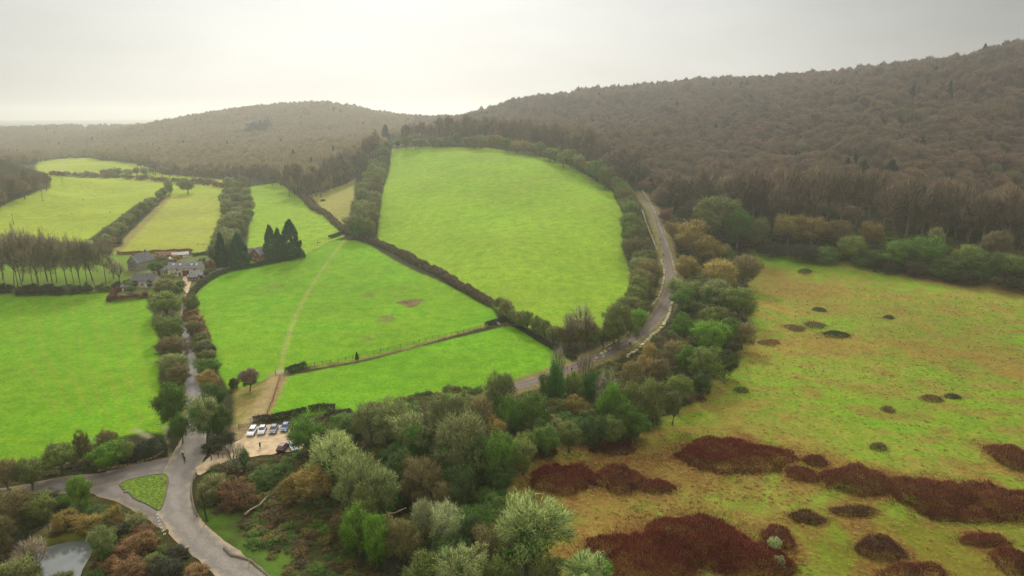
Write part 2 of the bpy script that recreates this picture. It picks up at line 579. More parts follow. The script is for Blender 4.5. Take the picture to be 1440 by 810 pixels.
def plant(kind, px, ytop, ybase, w, label, group=None, cat=None):
    """a tree or shrub whose foot, height and spread were surveyed on the photograph"""
    tname, oname, colr, adj = KIND[kind]
    x, y, z, t = at(px, ybase)
    k = N_TREE[0]
    N_TREE[0] += 1
    rng = random.Random(k * 31 + 5)
    h = (ybase - ytop) * t / F * 1.02
    wd = w * t / F
    r = empty(oname, (x, y, z - .05), rng.uniform(0, 6.28), (wd * rng.uniform(1.2, 1.4), wd * rng.uniform(1.2, 1.4), h * 1.08))
    tag(r, label, cat or ('shrub' if tname == 'shrub' else 'conifer' if tname == 'conifer' else 'tree'), group)
    tm, cm, im = TPL[tname, rng.randrange(NV[tname])]
    obj('trunk' if tname != 'shrub' else 'stem', tm, r)
    c = obj('crown', cm, r)
    v = rng.uniform(1.05, 1.75)
    g = rng.uniform(.92, 1.08)
    c.color = (colr[0] * v, colr[1] * v * g, colr[2] * v, 1)
    if im:
        obj('ivy', im, r)
    return r


def along(line, n):
    L = [0]
    for a, b in zip(line[:-1], line[1:]):
        L.append(L[-1] + math.hypot(b[0] - a[0], b[1] - a[1]))
    out = []
    for i in range(n):
        s = L[-1] * (i / max(n - 1, 1))
        j = max(k for k in range(len(L) - 1) if L[k] <= s + 1e-9)
        f = (s - L[j]) / max(L[j + 1] - L[j], 1e-9)
        out.append((line[j][0] + (line[j + 1][0] - line[j][0]) * f, line[j][1] + (line[j + 1][1] - line[j][1]) * f, i / max(n - 1, 1)))
    return out


def row(line, n, w01, h01, kinds, pattern, group, jit=.25, seed=1):
    rng = random.Random(seed)
    for i, (x, y, f) in enumerate(along(line, n)):
        k = kinds[rng.randrange(len(kinds))]
        w = (w01[0] + (w01[1] - w01[0]) * f) * rng.uniform(.85, 1.2)
        h = (h01[0] + (h01[1] - h01[0]) * f) * rng.uniform(.82, 1.2)
        x += rng.uniform(-jit, jit) * w * .5
        y += rng.uniform(-jit, jit) * h * .3
        noun = 'shrub' if KIND[k][0] == 'shrub' else 'tree'
        plant(k, x, y - h, y, w, pattern.format(a=KIND[k][3], o=ORD[i], n=noun), group)




RED = (.105, .022, .013)
RED2 = (.12, .038, .02)
TH = [
    (1023, 626, 168, 62, RED, 'long dark red thicket lying above the others on the moor'),
    (792, 662, 100, 52, RED, 'dark red thicket nearest the great pale tree'),
    (868, 664, 74, 48, RED2, 'rounded red-brown thicket, second from the great pale tree'),
    (922, 679, 64, 26, RED2, 'low flat red-brown thicket, third from the great pale tree'),
    (1200, 664, 98, 56, RED2, 'domed red-brown thicket, left of the middle pair on right'),
    (1128, 661, 40, 28, RED2, 'small round red-brown thicket touching the left domed one'),
    (1146, 645, 34, 20, RED2, 'small thicket behind the left domed one'),
    (1308, 682, 116, 68, RED2, 'domed red-brown thicket with pointed right end'),
    (1408, 690, 96, 72, RED2, 'large brown thicket at the right edge'),
    (1424, 634, 56, 50, RED2, 'brown thicket at right edge, above the large one'),
    (1350, 718, 120, 28, RED2, 'low russet thicket below the pointed domed one'),
    (985, 742, 150, 92, RED, 'big dark red thicket, upper of the bottom pair'),
    (902, 762, 156, 92, RED, 'big dark red thicket, left of the bottom pair'),
    (1062, 775, 110, 70, RED, 'dark red thicket at the bottom edge, right of big pair'),
    (1094, 748, 46, 46, RED2, 'small upright brown thicket right of the big pair'),
    (1135, 724, 48, 26, (.09, .045, .02), 'small dark brown thicket below the domed left one'),
    (1238, 764, 66, 44, (.075, .03, .02), 'blackish brown thicket alone on the yellow moor'),
    (1385, 755, 70, 28, RED2, 'low russet thicket on the yellow moor at right'),
    (1285, 802, 90, 34, RED2, 'russet thicket at the bottom edge below the blackish one'),
    (1428, 782, 60, 54, RED2, 'brown thicket in the bottom right corner'),
    (858, 624, 66, 26, (.075, .025, .015), 'dark thicket under the trees at the top of moor'),
    (750, 628, 70, 26, (.06, .03, .018), 'dark brown scrub at the tip of the moor'),
    (1200, 715, 60, 22, (.10, .055, .025), 'low brown scrub between domed and blackish thickets'),
]

# ------------------------------------------------------------------ the ground sheet
LIME = (.115, .30, .007)
LIME2 = (.165, .265, .011)
YEL = (.235, .33, .022)
YEL2 = (.29, .315, .03)
FIELDS = [
    # outline on the photo, base, alt, edge softness (m)
    ([(-700, 413), (0, 413), (150, 411), (205, 420), (214, 440), (226, 490), (222, 535), (238, 590), (232, 612), (205, 606), (140, 622), (60, 645), (-60, 660), (-800, 720)], LIME, LIME2, 1.2),
    ([(272, 408), (300, 386), (340, 376), (425, 360), (470, 338), (500, 338), (520, 345), (600, 388), (692, 434), (703, 453), (610, 478), (520, 503), (430, 516), (400, 525), (388, 526), (345, 548), (322, 548), (300, 510), (285, 470), (270, 425)], LIME, LIME2, 1),
    ([(400, 530), (520, 507), (610, 483), (715, 458), (735, 460), (808, 505), (735, 532), (690, 545), (640, 560), (560, 575), (500, 580), (372, 588), (380, 560)], LIME, (.145, .28, .010), 1),
    ([(530, 340), (534, 300), (541, 260), (551, 210), (600, 206), (690, 208), (760, 220), (820, 243), (860, 268), (876, 300), (875, 350), (895, 395), (890, 425), (840, 470), (800, 475), (740, 460), (700, 435), (600, 378), (545, 350)], (.17, .32, .011), (.22, .30, .02), 1),
    ([(342, 372), (350, 330), (352, 262), (390, 257), (425, 280), (485, 332), (465, 340), (425, 360)], (.18, .31, .015), YEL, 1.5),
    ([(158, 357), (180, 330), (205, 305), (240, 274), (325, 274), (320, 300), (308, 340), (300, 357), (255, 354)], YEL2, (.27, .29, .05), 1.5),
    ([(-300, 335), (0, 341), (120, 340), (150, 318), (190, 288), (238, 274), (326, 278), (330, 256), (250, 250), (150, 243), (68, 244), (72, 262), (40, 275), (0, 292), (-300, 300)], YEL, YEL2, 2),
    ([(52, 234), (92, 224), (96, 236), (110, 240), (72, 243)], (.33, .31, .07), YEL, 3),
    ([(143, 231), (192, 234), (196, 244), (150, 242)], YEL, YEL2, 3),
    ([(434, 274), (500, 250), (497, 285), (484, 322), (460, 303)], (.29, .24, .07), (.26, .27, .05), 1.5),
    ([(330, 545), (352, 546), (388, 528), (384, 558), (372, 585), (352, 602), (330, 600)], (.15, .2, .03), (.28, .18, .07), 1.5),
]
MOOR = [(1062, 352), (1130, 362), (1200, 372), (1260, 380), (1320, 392), (1440, 410), (1900, 440), (2300, 900), (2000, 1100), (1440, 1200), (1000, 1300), (830, 900), (760, 790), (715, 700), (745, 640), (790, 622),
        (880, 618), (915, 600), (985, 560), (1040, 500), (1062, 440), (1050, 400)]
BRACK = [(745, 645), (850, 610), (930, 622), (1000, 650), (1100, 672), (1140, 700), (1010, 700), (960, 720), (880, 720), (800, 720), (760, 690)]
SCRUBR = [(275, 655), (420, 640), (470, 660), (480, 740), (520, 800), (560, 900), (400, 900), (330, 800), (270, 720)]
SCRUBL = [(-300, 660), (160, 676), (260, 760), (330, 900), (-300, 1000)]
STRIP = [(278, 715), (300, 712), (330, 745), (420, 780), (470, 860), (380, 850), (330, 780)]
WALKL = [(485, 338), (470, 356), (452, 380), (432, 412), (418, 440), (408, 465), (398, 498), (393, 524)]
TRACK = [(392, 526), (384, 548), (368, 574), (350, 598), (340, 612)]
MUD = [(190, 604), (205, 612), (222, 620), (234, 632), (243, 645)]
MUD2 = [(232, 600), (233, 618), (240, 636)]
BANKS = [((700, 442), (722, 452), 5), ]


def ground():
    az = np.radians(np.concatenate([np.linspace(-64, -40, 90)[:-1], np.linspace(-40, 40, 620), np.linspace(40, 64, 90)[1:]]))
    rr = [30.0]
    while rr[-1] < 9500:
        r_ = rr[-1]
        rr.append(r_ + max(.5, r_ * (.0055 if r_ < 700 else .011 if r_ < 2200 else .05)))
    rr = np.array(rr)
    A, RR = np.meshgrid(az, rr)
    X, Y = np.sin(A) * RR, np.cos(A) * RR
    Z = H(X, Y)
    n, m = X.shape
    x, y = X.ravel(), Y.ravel()
    base = np.empty((len(x), 3))
    alt = np.empty((len(x), 3))
    base[:] = (.04, .03, .014)
    alt[:] = (.03, .038, .01)
    far = np.clip((np.hypot(x, y) - 2500) / 300, 0, 1)[:, None]
    base = base * (1 - far) + far * np.array((.09, .13, .04))
    alt = alt * (1 - far) + far * np.array((.06, .06, .03))
    wob = (fbm(x / 5, y / 5, 21, 3) - .5)

    def paint(mask, b, a):
        mk = mask[:, None]
        base[:] = base * (1 - mk) + mk * np.array(b)
        alt[:] = alt * (1 - mk) + mk * np.array(a)

    def area(px, b, a, soft, amp=1.0, k=1.0):
        P = W(px)
        d = sdf(x, y, P) + wob * 2 * amp
        paint(np.clip(.5 - d / soft, 0, 1) * k, b, a)

    def line(px, wd, b, a, k=1.0, soft=.8, amp=1.0):
        P = W(px)
        d = pdist(x, y, P) - wd / 2 + wob * amp
        paint(np.clip(.5 - d / soft, 0, 1) * k, b, a)

    area(SCRUBL, (.055, .034, .012), (.045, .06, .011), 6, 3)
    area(SCRUBR, (.04, .06, .012), (.05, .035, .015), 5, 3)
    area(STRIP, (.10, .2, .015), (.08, .13, .02), 4, 3)
    area(MOOR, (.145, .25, .016), (.225, .18, .034), 4, 3)
    # tan and green drifts over the moor
    dr = .72 * fbm(x / 38, y / 24, 33, 4) + .28 * fbm(x / 5, y / 5, 35, 3)
    mo = np.clip(.5 - (sdf(x, y, W(MOOR)) + wob * 4) / 4, 0, 1)
    paint(mo * np.clip((dr - .55) * 9, 0, 1) * .85, (.30, .155, .04), (.22, .19, .03))
    paint(mo * np.clip((.47 - dr) * 9, 0, 1) * .9, (.125, .275, .011), (.18, .235, .02))
    d2 = fbm(x / 7, y / 4.5, 37, 4)
    paint(mo * np.clip((d2 - .54) * 9, 0, 1) * .65, (.24, .135, .036), (.2, .16, .03))
    area(BRACK, (.235, .105, .028), (.18, .15, .03), 14, 8, .95)
    area([(1055, 352), (1140, 362), (1130, 376), (1055, 372)], (.12, .26, .011), (.15, .23, .015), 4, 3)
    area([(1050, 365), (1120, 385), (1180, 410), (1140, 425), (1070, 410)], (.22, .115, .033), (.19, .15, .03), 12, 8, .8)
    area([(1180, 640), (1340, 700), (1440, 740), (1440, 850), (1200, 850), (1130, 760)], (.185, .145, .018), (.11, .17, .011), 14, 8, .8)
    area([(1240, 374), (1320, 388), (1440, 406), (1440, 420), (1330, 402), (1250, 386)], (.20, .1, .035), (.22, .17, .04), 5, 3, .9)
    area([(-300, 330), (0, 338), (160, 338), (175, 352), (232, 358), (300, 360), (300, 380), (262, 390), (262, 405), (215, 414), (155, 420), (0, 404), (-300, 404)], (.14, .26, .015), (.12, .14, .03), 2, 1)
    for hx, hy, hw, hh, *_ in TH:      # rusty litter round each thicket
        gx, gy, _, gt = at(hx, hy + hh * .3)
        q = np.hypot((x - gx) / (hw * gt / F * .62), (y - gy) / (hh * gt / F / .5 * .62)) - 1 + wob * 1.8
        paint(np.clip(.5 - q * 1.6, 0, 1) * .85, (.17, .075, .024), (.22, .15, .03))
    area([(50, 236), (54, 226), (100, 222), (150, 226), (205, 232), (232, 246), (330, 253), (326, 264), (250, 256), (145, 252), (68, 248)], YEL, YEL2, 3)
    for px, b, a, s in FIELDS:
        area(px, b, a, s, .5)
    for k_ in range(7):
        for o_ in (0, 2.2):
            line([(222 - k_ * 24 + o_, 596 - k_ * 3), (196 - k_ * 27 + o_, 500), (176 - k_ * 26 + o_, 416)], .7, (.19, .26, .02), (.22, .25, .03), .35, .8, .5)
    area([(180, 364), (232, 360), (300, 360), (298, 383), (268, 400), (215, 408), (182, 396)], (.2, .15, .1), (.10, .13, .03), 1.5, 1, .7)
    area([(156, 423), (168, 408), (210, 404), (209, 417)], (.14, .10, .055), (.10, .13, .03), .8, .5)
    # trodden and worn places
    line(WALKL, 1.5, (.30, .27, .08), (.24, .3, .05), .75, 1.0)
    line(TRACK, 5.0, (.36, .26, .13), (.3, .22, .10), .8, 2.5, 2)
    line(MUD, 1.6, (.42, .36, .25), (.2, .24, .05), .7, .9, 2.6)
    line(MUD2, 1.2, (.42, .36, .25), (.2, .26, .05), .6, .9, 2.4)
    for cx, cy, rx, ry, k in ((578, 425, 5.5, 2.6, 1), (520, 413, 4, 2.6, .55), (540, 449, 3.6, 2.2, .7), (516, 479, 3, 2, .3), (475, 295, 3, 2, .0), (386, 403, 4, 2, .35), (700, 455, 7, 2.5, .5)):
        gx, gy, _, _ = at(cx, cy)
        q = np.hypot((x - gx) / (rx * .85), (y - gy) / (ry * 1.7)) - 1 + wob * 1.6
        paint(np.clip(.5 - q * 2.2, 0, 1) * k, (.12, .08, .03), (.2, .15, .06))
    # dirt banks along the field edges by the lane, the track and the road
    line([(686, 458), (640, 470), (560, 493), (500, 507), (440, 517)], 1.6, (.2, .12, .05), (.22, .22, .05), .9, .8, .6)
    line([(735, 536), (770, 527), (800, 512)], 2.4, (.24, .15, .06), (.2, .12, .05), .9, 1.5)
    line([(375, 588), (386, 560), (397, 532)], 1.6, (.27, .13, .06), (.3, .2, .09), .9, 1, .8)
    line([(165, 352), (200, 316), (238, 276)], 5, (.23, .13, .07), (.22, .2, .06), .8, 2, 1)
    # green or tan verges of the quarry road
    line(UPROAD, 10, (.16, .16, .035), (.22, .16, .06), .9, 2, 2)
    line(LANE, 7, (.15, .15, .04), (.12, .17, .02), .8, 2, 1)
    line([(70, 735), (92, 722), (102, 716)], 2, (.24, .18, .12), (.2, .15, .1), .9, 1)
    line([(20, 790), (50, 756), (92, 724)], 2.2, (.24, .17, .12), (.2, .15, .1), .9, 1)
    line([(30, 770), (80, 748), (125, 748), (140, 760)], 5, (.13, .17, .02), (.16, .12, .03), .9, 2, 1)
    line([(925, 720), (950, 750), (975, 780), (1000, 812)], 1.3, (.26, .24, .07), (.18, .26, .03), .9, 1, .6)
    line([(960, 640), (1040, 668), (1110, 690)], 1.0, (.12, .09, .05), (.2, .2, .05), .6, 1)
    line([(1145, 705), (1200, 680), (1300, 690), (1250, 720), (1440, 745)], 3, (.15, .28, .02), (.19, .26, .03), .6, 3, 2)
    line([(1095, 650), (1070, 720), (1000, 700)], 2, (.16, .28, .02), (.2, .25, .03), .7, 3, 2)
    me = bpy.data.meshes.new('ground')
    me.vertices.add(n * m)
    me.vertices.foreach_set('co', np.stack([x, y, Z.ravel()], -1).astype(np.float32).ravel())
    I = np.arange(n * m).reshape(n, m)
    q = np.stack([I[:-1, :-1], I[:-1, 1:], I[1:, 1:], I[1:, :-1]], -1).reshape(-1, 4)
    me.loops.add(q.size)
    me.polygons.add(len(q))
    me.loops.foreach_set('vertex_index', q.astype(np.int32).ravel())
    me.polygons.foreach_set('loop_start', np.arange(0, q.size, 4, dtype=np.int32))
    me.polygons.foreach_set('loop_total', np.full(len(q), 4, dtype=np.int32))
    me.polygons.foreach_set('use_smooth', np.ones(len(q), bool))
    me.update(calc_edges=True)
    for nm, arr in (('base', base), ('alt', alt)):
        a = me.attributes.new(nm, 'FLOAT_COLOR', 'POINT')
        a.data.foreach_set('color', np.c_[arr, np.ones(len(arr))].astype(np.float32).ravel())
    mt = mat('ground', rough=.95, spec=.05)
    nt = mt.node_tree
    L = nt.links.new
    g = nt.nodes.new('ShaderNodeNewGeometry')

    def noise(sc, det, vec=None, rough=.55):
        nn = nt.nodes.new('ShaderNodeTexNoise')
        nn.inputs['Scale'].default_value = sc
        nn.inputs['Detail'].default_value = det
        nn.inputs['Roughness'].default_value = rough
        L(vec or g.outputs['Position'], nn.inputs['Vector'])
        return nn.outputs[0]

    def rng_(src, a, b, c, d):
        r = nt.nodes.new('ShaderNodeMapRange')
        for i, v in zip((1, 2, 3, 4), (a, b, c, d)):
            r.inputs[i].default_value = v
        L(src, r.inputs[0])
        return r.outputs[0]

    def math_(op, a, b):
        q_ = nt.nodes.new('ShaderNodeMath')
        q_.operation = op
        for i, s in enumerate((a, b)):
            if isinstance(s, (int, float)):
                q_.inputs[i].default_value = s
            else:
                L(s, q_.inputs[i])
        return q_.outputs[0]
    a1, a2 = nt.nodes.new('ShaderNodeAttribute'), nt.nodes.new('ShaderNodeAttribute')
    a1.attribute_name, a2.attribute_name = 'base', 'alt'
    big, mid, fine, grit = noise(.035, 5), noise(.22, 6, rough=.65), noise(1.1, 5, rough=.7), noise(4.5, 3, rough=.7)
    f = math_('ADD', math_('MULTIPLY', big, .3), math_('ADD', math_('MULTIPLY', mid, .4), math_('MULTIPLY', fine, .4)))
    f = rng_(f, .44, .66, 0, 1)
    mx = nt.nodes.new('ShaderNodeMix')
    mx.data_type = 'RGBA'
    L(f, mx.inputs[0])
    L(a1.outputs['Color'], mx.inputs[6])
    L(a2.outputs['Color'], mx.inputs[7])
    br = math_('MULTIPLY', rng_(noise(.016, 3), .35, .65, .88, 1.1), math_('MULTIPLY', rng_(fine, .3, .7, .72, 1.28), math_('MULTIPLY', rng_(grit, .3, .7, .82, 1.18), rng_(mid, .3, .7, .8, 1.2))))
    vm = nt.nodes.new('ShaderNodeVectorMath')
    vm.operation = 'SCALE'
    L(mx.outputs[2], vm.inputs[0])
    L(br, vm.inputs['Scale'])
    L(vm.outputs[0], nt.nodes['Principled BSDF'].inputs['Base Color'])
    bp = nt.nodes.new('ShaderNodeBump')
    bp.inputs['Strength'].default_value = .55
    bp.inputs['Distance'].default_value = .35
    L(math_('ADD', fine, math_('MULTIPLY', grit, .5)), bp.inputs['Height'])
    L(bp.outputs[0], nt.nodes['Principled BSDF'].inputs['Normal'])
    me.materials.append(mt)
    o = obj('ground', me)
    o['kind'] = 'structure'
    tag(o, 'green pasture fields, tan moor and woodland floor of the valley', 'ground')


# ------------------------------------------------------------------ roads, car park, pond: sheets draped on the ground
MAIN = [(372, 850), (345, 815), (322, 793), (297, 774), (272, 752), (254, 730), (246, 708), (246, 688), (254, 664), (264, 642), (271, 624), (275, 606), (276, 588)]
LANE = [(276, 590), (274, 570), (271, 545), (268, 520), (265, 495), (262, 470), (260, 445), (262, 428), (266, 414), (278, 400), (296, 387), (312, 377)]
WEST = [(262, 652), (235, 655), (205, 660), (170, 668), (130, 677), (90, 682), (40, 690), (-60, 704)]
SLIP = [(252, 735), (228, 724), (205, 711), (186, 700), (168, 691), (150, 682), (135, 678)]
UPROAD = [(700, 552), (735, 541), (770, 530), (810, 515), (848, 500), (880, 483), (905, 465), (925, 443), (938, 420), (944, 398), (942, 372), (934, 340), (925, 312), (913, 288), (903, 272)]


def catmull(P, step):
    P = [np.array(p) for p in P]
    P = [2 * P[0] - P[1]] + P + [2 * P[-1] - P[-2]]
    out = []
    for i in range(1, len(P) - 2):
        n = max(2, int(np.linalg.norm(P[i + 1] - P[i]) / step))
        for k in range(n):
            t = k / n
            a, b, c, d = P[i - 1], P[i], P[i + 1], P[i + 2]
            out.append(.5 * (2 * b + (c - a) * t + (2 * a - 5 * b + 4 * c - d) * t * t + (3 * b - a - 3 * c + d) * t ** 3))
    out.append(P[-2])
    return np.array(out)


def ribbon(name, px, wd, off, m, nx=9, wob=.25, seed=1):
    c = catmull(W(px), .8)
    d = np.gradient(c, axis=0)
    d /= np.linalg.norm(d, axis=1, keepdims=True) + 1e-9
    nrm = np.stack([-d[:, 1], d[:, 0]], -1)
    wl = np.interp(np.linspace(0, 1, len(c)), np.linspace(0, 1, len(wd)), wd) / 2 if hasattr(wd, '__len__') else np.full(len(c), wd / 2)
    s = np.arange(len(c)) * .8
    e1 = wl + wob * 2 * (vnoise(s / 2.5, s * 0, seed) - .5) + wob * (vnoise(s / .9, s * 0, seed + 3) - .5)
    e2 = wl + wob * 2 * (vnoise(s / 2.5, s * 0, seed + 1) - .5) + wob * (vnoise(s / .9, s * 0, seed + 4) - .5)
    f = np.linspace(-1, 1, nx)
    P = c[:, None] + nrm[:, None] * np.where(f < 0, f * e1[:, None], f * e2[:, None])[..., None]
    z = H(P[..., 0], P[..., 1]) + off
    n, k = P.shape[:2]
    V = np.concatenate([P, z[..., None]], -1).reshape(-1, 3)
    I = np.arange(n * k).reshape(n, k)
    q = np.stack([I[:-1, :-1], I[:-1, 1:], I[1:, 1:], I[1:, :-1]], -1).reshape(-1, 4)
    me = bpy.data.meshes.new(name)
    me.from_pydata(V.tolist(), [], q.tolist())
    a = me.attributes.new('side', 'FLOAT', 'POINT')
    a.data.foreach_set('value', np.tile(np.abs(f), n).astype(np.float32))
    me.materials.append(m)
    me.polygons.foreach_set('use_smooth', [True] * len(q))
    if me.polygons[0].normal.z < 0:
        me.flip_normals()
    o = obj(name, me)
    o['kind'] = 'structure'
    return o, c


def patch(name, px, off, m, step=1.0, wob=.35, seed=3, rings=8, world=None):
    P = np.array(world if world is not None else W(px))
    c = catmull(np.r_[P, P[:1]].tolist(), step)[:-1]
    s = np.arange(len(c)) * 1.0
    cen = c.mean(0)
    d = c - cen
    d /= np.linalg.norm(d, axis=1, keepdims=True)
    c = c + d * (wob * 2 * (vnoise(s / 2, s * 0, seed) - .5))[:, None]
    fr = np.linspace(0, 1, rings + 1)[1:]
    V = [cen] + [cen + (c[j] - cen) * f for f in fr for j in range(len(c))]
    V = np.array(V)
    z = H(V[:, 0], V[:, 1]) + off
    n = len(c)
    fs = [(0, 1 + j, 1 + (j + 1) % n) for j in range(n)]
    for r in range(rings - 1):
        for j in range(n):
            fs.append((1 + r * n + j, 1 + (r + 1) * n + j, 1 + (r + 1) * n + (j + 1) % n, 1 + r * n + (j + 1) % n))
    me = bpy.data.meshes.new(name)
    me.from_pydata(np.c_[V, z].tolist(), [], fs)
    me.materials.append(m)
    if me.polygons[0].normal.z < 0:
        me.flip_normals()
    o = obj(name, me)
    o['kind'] = 'structure'
    return o, c


def road_mat(name, col, edge, amt=.16):
    m = mat(name, col, .9, .15)
    nt = m.node_tree
    L = nt.links.new
    a = nt.nodes.new('ShaderNodeAttribute')
    a.attribute_name = 'side'
    g = nt.nodes.new('ShaderNodeNewGeometry')
    n1, n2 = nt.nodes.new('ShaderNodeTexNoise'), nt.nodes.new('ShaderNodeTexNoise')
    n1.inputs['Scale'].default_value, n1.inputs['Detail'].default_value = .35, 6
    n2.inputs['Scale'].default_value, n2.inputs['Detail'].default_value = 2.5, 4
    L(g.outputs['Position'], n1.inputs['Vector'])
    L(g.outputs['Position'], n2.inputs['Vector'])
    ad = nt.nodes.new('ShaderNodeMath')
    ad.operation = 'ADD'
    L(a.outputs['Fac'], ad.inputs[0])
    mr = nt.nodes.new('ShaderNodeMapRange')
    mr.inputs[1].default_value, mr.inputs[2].default_value, mr.inputs[3].default_value, mr.inputs[4].default_value = .3, .7, -.3, .3
    L(n1.outputs[0], mr.inputs[0])
    L(mr.outputs[0], ad.inputs[1])
    cr = nt.nodes.new('ShaderNodeValToRGB')
    e = cr.color_ramp.elements
    e[0].position, e[0].color = .1, (*[c * 1.12 for c in col], 1)
    e[1].position, e[1].color = 1.0, (*edge, 1)
    k = e.new(.5)
    k.color = (*[c * .88 for c in col], 1)
    k = e.new(.75)
    k.color = (*[c * 1.05 for c in col], 1)
    L(ad.outputs[0], cr.inputs[0])
    m2 = nt.nodes.new('ShaderNodeMapRange')
    m2.inputs[1].default_value, m2.inputs[2].default_value, m2.inputs[3].default_value, m2.inputs[4].default_value = .3, .7, 1 - amt, 1 + amt
    L(n2.outputs[0], m2.inputs[0])
    vm = nt.nodes.new('ShaderNodeVectorMath')
    vm.operation = 'SCALE'
    L(cr.outputs[0], vm.inputs[0])
    L(m2.outputs[0], vm.inputs['Scale'])
    L(vm.outputs[0], nt.nodes['Principled BSDF'].inputs['Base Color'])
    return m


ground()
asph = road_mat('road_asphalt', (.215, .185, .15), (.34, .26, .16))
asph2 = road_mat('west_road_asphalt', (.165, .14, .115), (.24, .175, .1))
quarry = road_mat('quarry_road', (.15, .118, .09), (.22, .17, .09))
sandm = mat('car_park_gravel', (.50, .37, .22), .95, .1, noise=(.6, .25))
tag(ribbon('road', MAIN, [6.8, 6.2, 5.9, 5.9, 6.2, 6.8, 7.6, 5.8, 5], .06, asph, seed=2)[0], 'grey country road curving up from the bottom edge to the junction', 'road')
tag(ribbon('lane', LANE, [4.8, 4.0, 3.4, 3.2, 3.2, 3.2, 3.2], .055, road_mat('lane_asphalt', (.20, .185, .17), (.2, .17, .1)), seed=5)[0], 'narrow grey lane between hedgerow trees up to the hamlet', 'lane')
tag(ribbon('west_road', WEST, [9, 8, 6.8, 6.8, 7.6, 6.4, 5.4, 5], .05, asph2, seed=8)[0], 'brownish side road running off the left edge from the junction', 'road')
tag(ribbon('slip_road', SLIP, [6.2, 5.0, 4.6, 5.0, 6.5, 7], .045, asph2, seed=11)[0], 'short slip road below the grassy triangle', 'road')
tag(ribbon('quarry_road', UPROAD, [4.6, 4.8, 5, 5.2, 4.9, 4.4, 3.8], .06, quarry, seed=14)[0], 'brown road curving past the big field into the wooded hill', 'road')
CARPARK = [(276, 658), (290, 645), (312, 632), (335, 619), (352, 604), (378, 598), (415, 597), (428, 608), (424, 632), (396, 637), (360, 642), (325, 647), (298, 656), (282, 668)]
tag(patch('car_park', CARPARK, .07, sandm, wob=.7)[0], 'pale sandy gravel car park beside the junction', 'car park')
patch('drive', [(258, 408), (257, 392), (262, 387), (270, 389), (268, 400), (264, 412)], .07, sandm, wob=.3)

ISL = [(169, 683), (178, 676), (200, 671), (224, 668), (234, 670), (236, 680), (232, 700), (225, 717), (216, 715), (200, 706), (182, 695)]
grassm = mat('island_grass', (.11, .165, .02), .95, .05, noise=(2.2, .6))
o, ISLC = patch('grass_island', ISL, .17, grassm, wob=.25)
tag(o, 'triangular grass island in the road junction', 'grass')
mb = MB()
rng = random.Random(4)
for i in range(0, len(ISLC)):
    a, b = ISLC[i], ISLC[(i + 1) % len(ISLC)]
    za, zb = float(H(a[0], a[1])), float(H(b[0], b[1]))
    cen = ISLC.mean(0)
    d = (a - cen) / np.linalg.norm(a - cen)
    e = (b - cen) / np.linalg.norm(b - cen)
    q = [(a[0], a[1], za + .02), (b[0], b[1], zb + .02), (b[0] + e[0] * .22, b[1] + e[1] * .22, zb), (a[0] + d[0] * .22, a[1] + d[1] * .22, za)]
    tops = [(p[0], p[1], p[2] + (.21 if k < 2 else .18)) for k, p in enumerate(q)]
    mb.add(q + tops, [(4, 5, 6, 7), (0, 1, 5, 4), (2, 3, 7, 6)])
o = obj('kerb', mb.mesh('kerb', mat('kerb_earth', (.10, .085, .05), noise=(2, .4))))
o['kind'] = 'structure'

# give-way dashes where the slip road meets the main road
white = mat('road_paint', (.42, .39, .33), .8, noise=(3, .25))
mb = MB()
GL = catmull(W([(222, 722), (225, 733), (230, 746), (236, 757)]), .1)
GL2 = catmull(W([(220.5, 723), (223, 734), (228, 747), (233.5, 757.5)]), .1)
for G in (GL, GL2):
    s = np.r_[0, np.cumsum(np.linalg.norm(np.diff(G, axis=0), axis=1))]
    for k in range(int(s[-1] / 1.3)):
        i0, i1 = np.searchsorted(s, k * 1.3), np.searchsorted(s, k * 1.3 + .6)
        if i1 >= len(G):
            break
        a, b = G[i0], G[i1]
        d = (b - a) / np.linalg.norm(b - a)
        nn = np.array([-d[1], d[0]]) * .07
        v = [a - nn, a + nn, b + nn, b - nn]
        mb.add([(p[0], p[1], float(H(p[0], p[1])) + .075) for p in v], [(0, 1, 2, 3)])
o = obj('road_markings', mb.mesh('road_markings', white))
o['kind'] = 'structure'

wat = mat('pond_water', (.12, .13, .115), .06, 1.0)
bp = wat.node_tree.nodes.new('ShaderNodeBump')
nz = wat.node_tree.nodes.new('ShaderNodeTexNoise')
nz.inputs['Scale'].default_value = 40
bp.inputs['Strength'].default_value = .03
wat.node_tree.links.new(nz.outputs[0], bp.inputs['Height'])
wat.node_tree.links.new(bp.outputs[0], wat.node_tree.nodes['Principled BSDF'].inputs['Normal'])
P = np.array(PONDW[0])
cz = min(float(H(*p)) for p in P) - .12
c = catmull(np.r_[P, P[:1]].tolist(), 1.0)[:-1]
cen = c.mean(0)
me = bpy.data.meshes.new('pond')
me.from_pydata([(*(cen + (p - cen) * 1.12), cz) for p in c], [], [tuple(range(len(c)))])
if me.polygons[0].normal.z < 0:
    me.flip_normals()
me.materials.append(wat)
o = obj('pond_water', me)
o['kind'] = 'structure'
tag(o, 'still pond reflecting pale sky in the lower left corner', 'pond')


